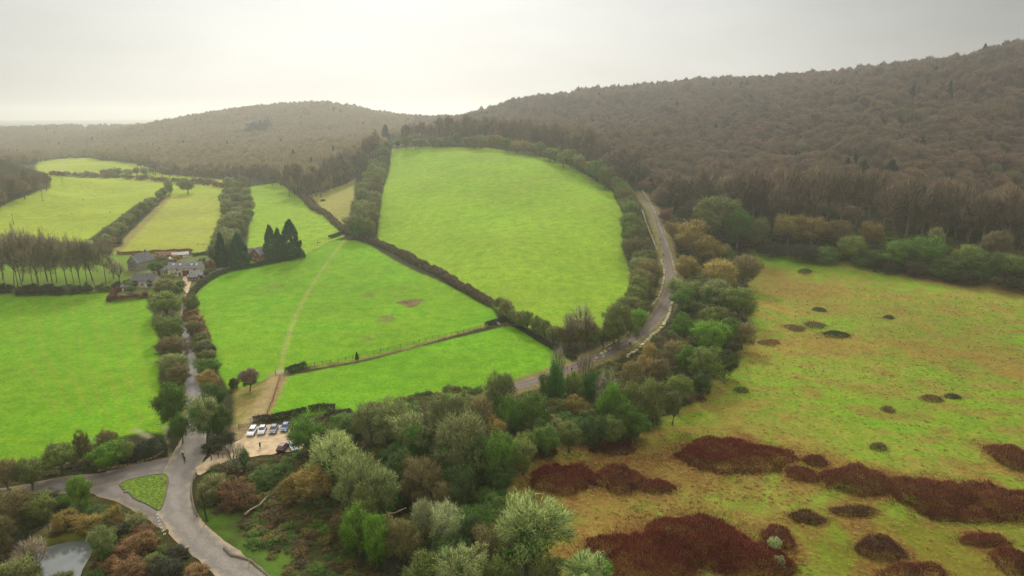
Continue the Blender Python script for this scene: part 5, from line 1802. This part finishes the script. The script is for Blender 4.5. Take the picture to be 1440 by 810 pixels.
# ------------------------------------------------------------------ people, cyclists, sheep
def skin_body(name, verts, edges, radii, root, levels=1):
    me = bpy.data.meshes.new(name)
    me.from_pydata(verts, edges, [])
    o = bpy.data.objects.new(name, me)
    COL.objects.link(o)
    md = o.modifiers.new('skin', 'SKIN')
    sv = me.skin_vertices[0].data
    for i, r_ in enumerate(radii):
        sv[i].radius = (r_, r_)
        sv[i].use_root = i == root
    sb = o.modifiers.new('sub', 'SUBSURF')
    sb.levels = sb.render_levels = levels
    dg = bpy.context.evaluated_depsgraph_get()
    m2 = bpy.data.meshes.new_from_object(o.evaluated_get(dg))
    bpy.data.objects.remove(o)
    return m2


def fig_mesh(pose):
    # hip centre, chest, neck, head; legs; arms   (x forward, y left)
    if pose == 'stand':
        V = [(0, 0, .92), (0, 0, 1.15), (0, 0, 1.38), (.01, 0, 1.5), (.02, 0, 1.62), (.03, 0, 1.7),
             (.0, .1, .86), (.05, .11, .48), (0, .12, .08), (.14, .13, .03), (0, -.1, .86), (-.06, -.11, .48), (-.14, -.12, .08), (0, -.13, .03),
             (0, .2, 1.37), (-.04, .25, 1.1), (.08, .24, .87), (0, -.2, 1.37), (.05, -.26, 1.1), (.16, -.24, .9)]
    else:
        V = [(-.1, 0, .98), (.06, 0, 1.18), (.22, 0, 1.36), (.3, 0, 1.44), (.36, 0, 1.55), (.4, 0, 1.62),
             (-.05, .1, .94), (.28, .11, .78), (.12, .12, .42), (.26, .12, .36), (-.05, -.1, .94), (.24, -.11, .66), (.05, -.12, .26), (.19, -.12, .2),
             (.22, .2, 1.34), (.4, .24, 1.14), (.56, .22, 1.02), (.22, -.2, 1.34), (.4, -.24, 1.14), (.56, -.22, 1.02)]
    E = [(0, 1), (1, 2), (2, 3), (3, 4), (4, 5), (0, 6), (6, 7), (7, 8), (8, 9), (0, 10), (10, 11), (11, 12), (12, 13), (2, 14), (14, 15), (15, 16), (2, 17), (17, 18), (18, 19)]
    Rr = [.15, .15, .15, .065, .1, .085, .1, .075, .055, .045, .1, .075, .055, .045, .075, .055, .042, .075, .055, .042]
    return skin_body('person', V, E, Rr, 0)


FIG = {p: fig_mesh(p) for p in ('stand', 'ride')}
skinm = mat('skin', (.45, .28, .2), .7)


def person(label, px, py, ang, top, legs, pose='stand', hat=None, group=None, dz=0):
    x, y, z, _ = at(px, py)
    me = FIG[pose].copy()
    me.name = 'person'
    for m_ in (top, legs, skinm):
        me.materials.append(m_)
    zc = .95 if pose == 'stand' else .98
    for p in me.polygons:
        c = p.center
        hd = c.z > (1.47 if pose == 'stand' else 1.42) and (pose == 'stand' or c.x > .26)
        hand = pose == 'stand' and c.z < .93 and abs(c.y) > .19 and c.z > .7
        p.material_index = 2 if hd or hand else 0 if c.z > zc or abs(c.y) > .18 and c.z > .9 else 1
        p.use_smooth = True
    o = obj('person', me, None, (x, y, z + dz + .05), R(ang))
    tag(o, label, 'person', group)
    if hat:
        mb = MB()
        hx, hz = (.025, 1.7) if pose == 'stand' else (.385, 1.63)
        mb.tube([(hx, 0, hz - .04), (hx, 0, hz + .03), (hx, 0, hz + .09)], [.115, .11, .05], 10)
        obj('hat' if pose == 'stand' else 'helmet', mb.mesh('hat', hat), o)
    return o


dk = mat('dark_bike_frame', (.03, .03, .035), .4)


def bicycle(label, px, py, ang, group=None):
    x, y, z, _ = at(px, py)
    e = empty('bicycle', (x, y, z + .06), R(ang))
    tag(e, label, 'bicycle', group)
    for wx in (-.52, .52):
        mb = MB()
        mb.tube([(wx + .34 * math.cos(a), 0, .34 + .34 * math.sin(a)) for a in np.linspace(0, 2 * math.pi, 21)], .022, 5, False)
        for a in np.linspace(0, math.pi, 5)[:-1]:
            mb.tube([(wx + .34 * math.cos(a), 0, .34 + .34 * math.sin(a)), (wx - .34 * math.cos(a), 0, .34 - .34 * math.sin(a))], .005, 3)
        obj('wheel', mb.mesh('wheel', M['tyre']), e)
    mb = MB()
    for a, b in (((-.52, .34), (-.05, .3)), ((-.52, .34), (-.2, .82)), ((-.2, .82), (-.05, .3)), ((-.18, .76), (.36, .8)), ((-.05, .3), (.38, .7)), ((.34, .9), (.52, .34))):
        mb.tube([(a[0], 0, a[1]), (b[0], 0, b[1])], .022, 5)
    obj('frame', mb.mesh('frame', dk), e)
    mb = MB()
    mb.tube([(.34, 0, .86), (.36, 0, .98), (.42, -.0, 1.0)], .016, 5)
    mb.tube([(.48, -.24, 1.0), (.4, 0, 1.0), (.48, .24, 1.0)], .016, 5)
    obj('handlebar', mb.mesh('handlebar', dk), e)
    mb = MB()
    mb.box((-.21, 0, .88), (.26, .12, .06))
    obj('saddle', mb.mesh('saddle', dk), e)


cl = {n_: mat(n_, c_, .9) for n_, c_ in (('hivis_jacket', (.62, .75, .12)), ('black_cloth', (.02, .02, .025)), ('navy_cloth', (.03, .045, .09)), ('brown_cloth', (.14, .06, .04)), ('teal_cloth', (.05, .14, .13)), ('grey_cloth', (.2, .2, .2)), ('red_cloth', (.3, .04, .03)), ('white_cloth', (.6, .6, .58)))}


def cyclist(px, py, ang, top, lp, lb, group=None, hat=None):
    bicycle(lb, px, py, ang, group)
    person(lp, px, py, ang, cl[top], cl['black_cloth'], 'ride', cl[hat] if hat else None, group)


cyclist(257.5, 642, -78, 'hivis_jacket', 'cyclist in yellow-green jacket riding through the junction', 'bicycle under the yellow-jacketed cyclist in the junction', hat='white_cloth')
cyclist(260, 650, -75, 'black_cloth', 'dark-clad cyclist just ahead of the yellow-jacketed one', 'bicycle under the dark-clad cyclist in the junction', hat='black_cloth')
cyclist(928, 339, 80, 'black_cloth', 'farther of two dark cyclists high on the quarry road', 'bicycle of the farther cyclist high on the quarry road')
cyclist(928.5, 347, 80, 'navy_cloth', 'nearer of two dark cyclists high on the quarry road', 'bicycle of the nearer cyclist high on the quarry road')
cyclist(933, 361, 85, 'black_cloth', 'lone dark cyclist below the pair on the quarry road', 'bicycle of the lone cyclist below the pair')
cyclist(885.5, 487, 25, 'brown_cloth', 'cyclist on the road bend in brown top', 'bicycle of the cyclist on the road bend')
person('dark walker on the pale lower end of the quarry road', 804, 524, 200, cl['black_cloth'], cl['black_cloth'])
person('walker in dark clothes standing alone in the car park', 366, 631, 150, cl['teal_cloth'], cl['black_cloth'], hat=cl['white_cloth'])
person('walker in teal at the car park entrance, nearest the hedge', 300, 640, 200, cl['teal_cloth'], cl['black_cloth'], group='walkers at the car park entrance')
person('walker in dark blue, leftmost at the car park entrance', 297.5, 648, 20, cl['navy_cloth'], cl['black_cloth'], group='walkers at the car park entrance')
person('walker in brown, third from left at the car park entrance', 307.5, 644, 40, cl['brown_cloth'], cl['black_cloth'], group='walkers at the car park entrance')
person('walker in red-brown, rightmost at the car park entrance', 313.5, 644, 190, cl['red_cloth'], cl['grey_cloth'], group='walkers at the car park entrance')

woolm = mat('fleece', (.6, .57, .48), .95, noise=(6, .2))
SH = skin_body('sheep', [(0, 0, .58), (.35, 0, .62), (-.4, 0, .6), (.55, 0, .78), (.72, 0, .8), (.84, 0, .74), (.3, .13, .4), (.3, .14, .03), (.3, -.13, .4), (.3, -.14, .03), (-.36, .13, .4), (-.38, .14, .03), (-.36, -.13, .4), (-.38, -.14, .03), (-.58, 0, .5)],
               [(0, 1), (0, 2), (1, 3), (3, 4), (4, 5), (1, 6), (6, 7), (1, 8), (8, 9), (2, 10), (10, 11), (2, 12), (12, 13), (2, 14)], [.28, .25, .26, .13, .1, .07, .07, .045, .07, .045, .08, .045, .08, .045, .04], 0)
SH.materials.append(woolm)
for i, (px, py, a_, lb) in enumerate(((130, 276, 30, 'left of two white sheep close together in far left field'), (134, 277, 200, 'right of two white sheep close together in far left field'), (155, 299, 80, 'white sheep nearest the diagonal hedgerow'),
                                      (101, 301, 10, 'white sheep below the others in the far left field'), (60, 298, 150, 'leftmost white sheep in the far left field'), (117, 282, 60, 'white sheep left of the close pair'))):
    x, y, z, _ = at(px, py)
    o = obj('sheep', SH, None, (x, y, z + .02), R(a_))
    o.scale = (1.2, 1.2, 1.2)
    tag(o, lb, 'sheep', 'sheep in the far left field')

# ------------------------------------------------------------------ fences, gates, poles, walls, logs, stones
wood = mat('weathered_wood', (.16, .12, .08), .9, noise=(3, .3))
drystone = mat('pale_limestone', (.43, .39, .24), .95, noise=(1.4, .4))


def fence(px, label, step=2.4, ht=1.15, rails=2, name='fence', m_=None):
    c = catmull(W(px), .3)
    s = np.r_[0, np.cumsum(np.linalg.norm(np.diff(c, axis=0), axis=1))]
    n = max(2, int(s[-1] / step) + 1)
    P = [(float(np.interp(k * s[-1] / (n - 1), s, c[:, 0])), float(np.interp(k * s[-1] / (n - 1), s, c[:, 1]))) for k in range(n)]
    P = [(x, y, float(H(x, y))) for x, y in P]
    o0 = P[n // 2]
    e = empty(name, o0)
    tag(e, label, 'fence')
    pm = MB()
    pm.box((0, 0, ht / 2 - .15), (.13, .13, ht + .3))
    pm.box((0, 0, ht + .012), (.15, .15, .03))
    pm = pm.mesh('post', m_ or wood)
    for x, y, z in P:
        obj('post', pm, e, (x - o0[0], y - o0[1], z - o0[2]))
    for r_ in range(rails):
        mb = MB()
        h_ = ht * (.45 + .45 * r_ / max(rails - 1, 1))
        for a, b in zip(P[:-1], P[1:]):
            mb.tube([(a[0] - o0[0], a[1] - o0[1], a[2] - o0[2] + h_), (b[0] - o0[0], b[1] - o0[1], b[2] - o0[2] + h_)], .04, 4)
        obj('rail', mb.mesh('rail', m_ or wood), e)


fence([(431, 516), (480, 508), (540, 494), (600, 479), (650, 468), (683, 459)], 'post and rail fence across the middle field to the road', 2.4)
fence([(820, 512), (790, 524), (768, 534)], 'wooden roadside fence at the lower end of quarry road', 2.2)
fence([(374, 588), (384, 563), (394, 532)], 'fence beside the sandy track up to the footpath gate', 2.4)
fence([(278, 345), (288, 345), (299, 346)], 'small fence line at the corner of field behind hamlet', 2.5)
fence([(44, 752), (75, 742), (105, 738), (128, 742)], 'low wooden fence along the far bank of the pond', 2.2, .9)
fence([(128, 622), (133, 618), (140, 617)], 'pale rail at the left field edge behind the roadside hedge', 2.0, 1.0, m_=wpaint)


def gate(px, py, ang, wd, label, m_):
    x, y, z, _ = at(px, py)
    e = empty('field_gate', (x, y, z), R(ang))
    tag(e, label, 'gate')
    for sg in (-1, 1):
        mb = MB()
        mb.box((sg * (wd / 2 + .12), 0, .6), (.18, .18, 1.5))
        mb.box((sg * (wd / 2 + .12), 0, 1.37), (.2, .2, .04))
        obj('post', mb.mesh('post', wood), e)
    for k in range(5):
        mb = MB()
        mb.box((0, 0, .25 + .22 * k), (wd, .05, .08))
        obj('bar', mb.mesh('bar', m_), e)
    mb = MB()
    mb.tube([(-wd / 2, .03, .22), (wd / 2, .03, 1.15)], .03, 4)
    obj('brace', mb.mesh('brace', m_), e)


gate(394, 526, 20, 2.4, 'pale gate where the footpath enters the middle field', wpaint)
gate(700, 457, 120, 3.4, 'field gate at the right end of the middle field', steel)
gate(718, 459, -40, 3.0, 'open gate in the corner of the strip field', wood)
gate(346, 602, 15, 3.0, 'gate at the car park end of the sandy track', wood)


def post_obj(name, px, py, ht, r_, label, cat, arm=False, m_=None, lean=(0, 0)):
    x, y, z, _ = at(px, py)
    e = empty(name, (x, y, z))
    tag(e, label, cat)
    mb = MB()
    mb.tube([(0, 0, -.3), (lean[0] * .5, lean[1] * .5, ht * .5), (lean[0], lean[1], ht)], [r_ * 1.2, r_, r_ * .8], 8)
    obj('pole', mb.mesh('pole', m_ or wood), e)
    if arm:
        mb = MB()
        mb.box((lean[0], lean[1], ht - .5), (1.3, .1, .12), .4)
        obj('crossarm', mb.mesh('crossarm', m_ or wood), e)
        for k in (-.5, .5):
            mb = MB()
            mb.tube([(lean[0] + k * math.cos(.4), lean[1] + k * math.sin(.4), ht - .44), (lean[0] + k * math.cos(.4), lean[1] + k * math.sin(.4), ht - .26)], [.06, .04], 6)
            obj('insulator', mb.mesh('insulator', wpaint), e)


bl = mat('dark_pole', (.035, .03, .025), .9)
post_obj('utility_pole', 291, 733, 6.2, .14, 'leaning dark pole in the scrub inside the road curve', 'pole', m_=bl, lean=(-.5, .1))
post_obj('utility_pole', 19, 316, 7.5, .13, 'nearest telegraph pole in the far left field', 'pole', True)
post_obj('utility_pole', 60, 283, 8, .13, 'middle telegraph pole in the far left field', 'pole', True)
post_obj('utility_pole', 88, 262, 8, .13, 'farthest telegraph pole in the far left field', 'pole', True)
post_obj('utility_pole', 447, 345, 3, .1, 'short post in the middle field right of the tall conifer', 'pole')


def sign(px, py, ang, wd, ht, hb, label, board, posts=2):
    x, y, z, _ = at(px, py)
    e = empty('notice_board', (x, y, z), R(ang))
    tag(e, label, 'sign')
    for sg in ((-1, 1) if posts == 2 else (0,)):
        mb = MB()
        mb.tube([(sg * wd * .4, .05, -.2), (sg * wd * .4, .05, hb + ht)], .05, 6)
        obj('post', mb.mesh('post', wood), e)
    mb = MB()
    mb.box((0, 0, hb + ht / 2), (wd, .05, ht))
    obj('board', mb.mesh('board', board), e)


sign(354, 597, 5, .9, 1.1, .8, 'white notice on the dark post at the car park corner', wpaint)
sign(316, 621, 10, .6, 1.0, .4, 'white notice in the shade at the car park entrance', wpaint, 1)
sign(303, 617, -10, .5, .35, .7, 'small white sign under the trees at the lane mouth', wpaint, 1)
sign(297, 621, 20, .8, .4, .3, 'low pale sign beside the lane under the trees', drystone, 1)


def stones(px, label, wd, ht, gap, seed, name='stone_wall', m_=None, cat='wall'):
    """a rough wall built of single stones that touch one another"""
    rg_ = random.Random(seed)
    c = catmull(W(px), gap)
    o0 = c[len(c) // 2]
    z0 = float(H(o0[0], o0[1]))
    mb = MB()
    zz = H(c[:, 0], c[:, 1])
    for i, p in enumerate(c[:-1]):
        d = math.atan2(c[i + 1][1] - p[1], c[i + 1][0] - p[0])
        hh = ht * rg_.uniform(.5, 1.25)
        ww = wd * rg_.uniform(.6, 1.3)
        L_ = gap * rg_.uniform(1.02, 1.25)
        ca, sa = math.cos(d), math.sin(d)
        v = []
        for k, (zb, sh_) in enumerate(((-.25, 1), (hh, rg_.uniform(.5, .85)))):
            for ax, ay in ((-1, -1), (1, -1), (1, 1), (-1, 1)):
                lx = ax * L_ / 2 * sh_ ** .5 + rg_.uniform(-.06, .06)
                ly = ay * ww / 2 * sh_ + rg_.uniform(-.08, .08)
                v.append((p[0] - o0[0] + lx * ca - ly * sa, p[1] - o0[1] + lx * sa + ly * ca, zz[i] - z0 + zb + (rg_.uniform(-.08, .08) if k else 0)))
        mb.add(v, [(0, 3, 2, 1), (4, 5, 6, 7), (0, 1, 5, 4), (1, 2, 6, 5), (2, 3, 7, 6), (3, 0, 4, 7)])
    o = obj(name, mb.mesh(name, m_ or drystone), None, (o0[0], o0[1], z0))
    tag(o, label, cat)
    return o


stones([(903, 268), (913, 284), (922, 303), (930, 324), (937, 342), (944, 362), (950, 386)], 'pale stone wall along the right of the upper quarry road', .9, .8, .7, 1)
stones([(946, 425), (940, 444), (930, 462), (916, 474), (900, 490), (880, 503)], 'pale stone bank along the outer side of the road bend', 1.3, .7, .8, 2)
stones([(930, 366), (934, 384), (932, 402), (926, 418), (918, 430)], 'pale stone wall along the left of the middle quarry road', .9, .7, .7, 3)
stones([(916, 433), (908, 446), (898, 458), (882, 470), (868, 479), (852, 489)], 'pale stone kerb along the inside of the road bend', .7, .45, .7, 4)
stones([(903, 296), (909, 314), (917, 334), (924, 352)], 'low stone edge left of the upper quarry road', .7, .5, .7, 5)
stones([(140, 662), (170, 656), (200, 649), (222, 641), (231, 634)], 'low tan earth-and-stone bank along the side road hedge', .8, .4, .7, 6, m_=mat('tan_bank', (.3, .2, .1), .95, noise=(2, .4)), cat='bank')
for i, (px, py, s_, lb) in enumerate(((839, 504, 1.0, 'leftmost pale boulder on the verge by the hedge corner'), (846, 498, 1.3, 'second pale boulder from the left on the verge'), (851, 495, 1.4, 'third pale boulder from the left on the verge'), (857, 491, 1.1, 'rightmost pale boulder on the verge of the road'), (848, 502, .9, 'pale boulder nearest the quarry road surface'),
                                      (338.5, 664, .9, 'white rock lying below the ivy-covered stump tree'), (322, 512, .8, 'white stone lying in the middle field by the lane'), (449, 341, 1.4, 'white trough-like stone in the field right of the conifers'), (836, 508, .8, 'small pale boulder at the strip field corner'),
                                      (227, 674, .7, 'tan boulder at the top right corner of the grass island'), (232, 679, .6, 'brown boulder on the right edge of the grass island'), (177, 692, .7, 'dark boulder at the left corner of the grass island'), (221, 714, .6, 'dark boulder at the lower tip of the grass island'), (202, 707, .5, 'dark boulder on the lower edge of grass island'))):
    x, y, z, _ = at(px, py)
    bm = bmesh.new()
    bmesh.ops.create_icosphere(bm, subdivisions=2, radius=.5 * s_)
    rg_ = np.random.default_rng(i)
    for v in bm.verts:
        k = 1 + .35 * (float(vnoise(np.array([v.co.x * 3 + i * 7]), np.array([v.co.y * 3 + v.co.z * 2]), i)[0]) - .5)
        v.co = Vector((v.co.x * k * 1.25, v.co.y * k, v.co.z * k * .75))
    me = bpy.data.meshes.new('boulder')
    bm.to_mesh(me)
    bm.free()
    me.materials.append(drystone if i < 9 else M['bark'])
    tag(obj('boulder', me, None, (x, y, z + .12 * s_), i), lb, 'boulder')


def log(px, r0, r1, label, m_, lift=.15, arch=0):
    P = [at(*p) for p in px]
    o0 = P[0]
    pts_ = [(p[0] - o0[0], p[1] - o0[1], p[2] - o0[2] + lift + arch * math.sin(math.pi * i / (len(P) - 1))) for i, p in enumerate(P)]
    e = empty('fallen_log', (o0[0], o0[1], o0[2]))
    tag(e, label, 'log')
    mb = MB()
    mb.tube(pts_, list(np.linspace(r0, r1, len(pts_))), 8)
    obj('stem', mb.mesh('stem', m_), e)
    mb = MB()
    a, b = Vector(pts_[len(pts_) // 2]), Vector(pts_[-1])
    d = (b - a).normalized()
    s_ = d.cross(Vector((0, 0, 1)))
    mb.tube([a, a + d * .8 + s_ * .5 + Vector((0, 0, .5)), a + d * 1.6 + s_ * .9 + Vector((0, 0, .7))], [r0 * .5, r0 * .35, r0 * .15], 5)
    obj('branch', mb.mesh('branch', m_), e)


log([(316, 772), (326, 782), (340, 785), (352, 789), (362, 798), (372, 806), (382, 815)], .3, .2, 'long fallen log on the green verge of the road bottom', M['bark'])
log([(344, 727), (354, 722), (366, 717), (372, 708), (378, 700)], .22, .1, 'pale broken branch pile in the roadside brambles', mat('dead_wood', (.30, .24, .16), .9, noise=(2, .3)), .5, .6)
log([(536, 728), (546, 741), (556, 741), (572, 735)], .18, .08, 'pale bent fallen branch beside the yellow-green trees', mat('dead_branch', (.45, .38, .25), .9), 3.2, -.3)
# low log rail round the inside of the curve
P = [(276, 668), (271, 678), (269.5, 692), (271, 706), (274, 718), (278, 729)]
c = catmull(W(P), .5)
o0 = c[len(c) // 2]
z0 = float(H(*o0))
e = empty('log_rail', (o0[0], o0[1], z0))
tag(e, 'low dark log rail round the inside of the road curve', 'rail')
mb = MB()
mb.tube([(p[0] - o0[0], p[1] - o0[1], float(H(*p)) - z0 + .55) for p in c], .17, 8)
obj('rail', mb.mesh('rail', wood), e)
pm = MB()
pm.box((0, 0, .2), (.2, .2, .9))
pm.box((0, 0, .66), (.22, .22, .03))
pm = pm.mesh('post', wood)
for k in range(0, len(c), 4):
    obj('post', pm, e, (c[k][0] - o0[0], c[k][1] - o0[1], float(H(*c[k])) - z0))
plant('conifer', 502, 495, 505, 5, 'tiny dark conifer bush on the fence line of middle field')
plant('darkbush', 454, 279, 283, 7, 'small dark bush in the tan field')

# ------------------------------------------------------------------ light, sky, air, camera
SUN_EL, SUN_AZ = R(34), R(-10)      # veiled sun, ahead and a little to the left
sun = bpy.data.lights.new('sun', 'SUN')
sun.energy = 1.5
sun.angle = R(10)
sun.color = (1, .965, .9)
so = bpy.data.objects.new('sun', sun)
COL.objects.link(so)
dv = Vector((math.sin(SUN_AZ) * math.cos(SUN_EL), math.cos(SUN_AZ) * math.cos(SUN_EL), math.sin(SUN_EL)))
so.rotation_euler = dv.to_track_quat('Z', 'Y').to_euler()
so.location = (0, 0, 300)

w = bpy.data.worlds.new('World')
S.world = w
w.use_nodes = True
nt = w.node_tree
L = nt.links.new
bg = nt.nodes['Background']
bg.inputs['Strength'].default_value = .1
sky = nt.nodes.new('ShaderNodeTexSky')
sky.sky_type = 'NISHITA'
sky.sun_disc = False
sky.sun_elevation = SUN_EL
sky.sun_rotation = SUN_AZ
sky.dust_density = 3
tc = nt.nodes.new('ShaderNodeTexCoord')
sep = nt.nodes.new('ShaderNodeSeparateXYZ')
L(tc.outputs['Generated'], sep.inputs[0])
# overcast: a cloud sheet brighter overhead and round the veiled sun
el = nt.nodes.new('ShaderNodeValToRGB')
L(sep.outputs['Z'], el.inputs[0])
e = el.color_ramp.elements
e[0].position, e[0].color = 0, (.37, .375, .35, 1)
e[1].position, e[1].color = 1, (1.95, 1.94, 1.9, 1)
for p, c in ((.12, (.345, .35, .335)), (.25, (.285, .29, .295)), (.45, (.6, .61, .62))):
    k = e.new(p)
    k.color = (*c, 1)
dt = nt.nodes.new('ShaderNodeVectorMath')
dt.operation = 'DOT_PRODUCT'
GA = R(-8)
dt.inputs[1].default_value = (math.sin(GA) * .985, math.cos(GA) * .985, .17)
L(tc.outputs['Generated'], dt.inputs[0])
gl = nt.nodes.new('ShaderNodeMapRange')
gl.interpolation_type = 'SMOOTHSTEP'
gl.inputs[1].default_value, gl.inputs[2].default_value, gl.inputs[3].default_value, gl.inputs[4].default_value = .7, 1.0, .62, 1.14
L(dt.outputs['Value'], gl.inputs[0])
nz = nt.nodes.new('ShaderNodeTexNoise')
nz.inputs['Scale'].default_value = 2.2
nz.inputs['Detail'].default_value = 5
mpn = nt.nodes.new('ShaderNodeMapping')
mpn.inputs['Scale'].default_value = (1, 1, 4.5)
L(tc.outputs['Generated'], mpn.inputs[0])
L(mpn.outputs[0], nz.inputs['Vector'])
nr = nt.nodes.new('ShaderNodeMapRange')
nr.inputs[1].default_value, nr.inputs[2].default_value, nr.inputs[3].default_value, nr.inputs[4].default_value = .3, .7, .84, 1.14
L(nz.outputs[0], nr.inputs[0])
mm = nt.nodes.new('ShaderNodeMath')
mm.operation = 'MULTIPLY'
L(gl.outputs[0], mm.inputs[0])
L(nr.outputs[0], mm.inputs[1])
m10 = nt.nodes.new('ShaderNodeMath')
m10.operation = 'MULTIPLY'
m10.inputs[1].default_value = 8.8
L(mm.outputs[0], m10.inputs[0])
vs = nt.nodes.new('ShaderNodeVectorMath')
vs.operation = 'SCALE'
L(el.outputs[0], vs.inputs[0])
L(m10.outputs[0], vs.inputs['Scale'])
hs = nt.nodes.new('ShaderNodeHueSaturation')
hs.inputs['Saturation'].default_value = .35
L(sky.outputs[0], hs.inputs['Color'])
mx = nt.nodes.new('ShaderNodeMix')
mx.data_type = 'RGBA'
mx.inputs[0].default_value = .88
L(hs.outputs[0], mx.inputs[6])
L(vs.outputs[0], mx.inputs[7])
L(mx.outputs[2], bg.inputs['Color'])

hm = bpy.data.materials.new('haze_air')
hm.use_nodes = True
hm.node_tree.nodes.remove(hm.node_tree.nodes['Principled BSDF'])
pv = hm.node_tree.nodes.new('ShaderNodeVolumePrincipled')
pv.inputs['Color'].default_value = (1, .985, .92, 1)
pv.inputs['Density'].default_value = .00024
pv.inputs['Anisotropy'].default_value = .65
hm.node_tree.links.new(pv.outputs[0], hm.node_tree.nodes['Material Output'].inputs['Volume'])
mb = MB()
mb.box((0, 4000, 78), (18000, 14000, 176))
o = obj('haze', mb.mesh('haze', hm))
o['kind'] = 'stuff'
tag(o, 'thin pale mist filling the valley', 'haze')

cam = bpy.data.cameras.new('camera')
cam.sensor_width = 36
cam.lens = 36 * F / 1440
cam.clip_end = 30000
cam.clip_start = .5
co = bpy.data.objects.new('camera', cam)
COL.objects.link(co)
co.location = (0, 0, CAMH)
co.rotation_euler = (math.pi / 2 - PITCH, 0, 0)
S.camera = co

S.render.engine = 'CYCLES'
S.cycles.use_denoising = True
S.cycles.denoising_prefilter = 'NONE'
S.cycles.use_adaptive_sampling = False
S.cycles.max_bounces = 5
S.cycles.diffuse_bounces = 2
S.cycles.glossy_bounces = 2
S.cycles.volume_bounces = 1
S.cycles.transparent_max_bounces = 8
S.view_settings.view_transform = 'Standard'
S.view_settings.look = 'None'
S.view_settings.exposure = .76
S.view_settings.gamma = 1
for lb in LABELS:
    if not 4 <= len(lb.split()) <= 16:
        print('LABEL LENGTH', len(lb.split()), lb)
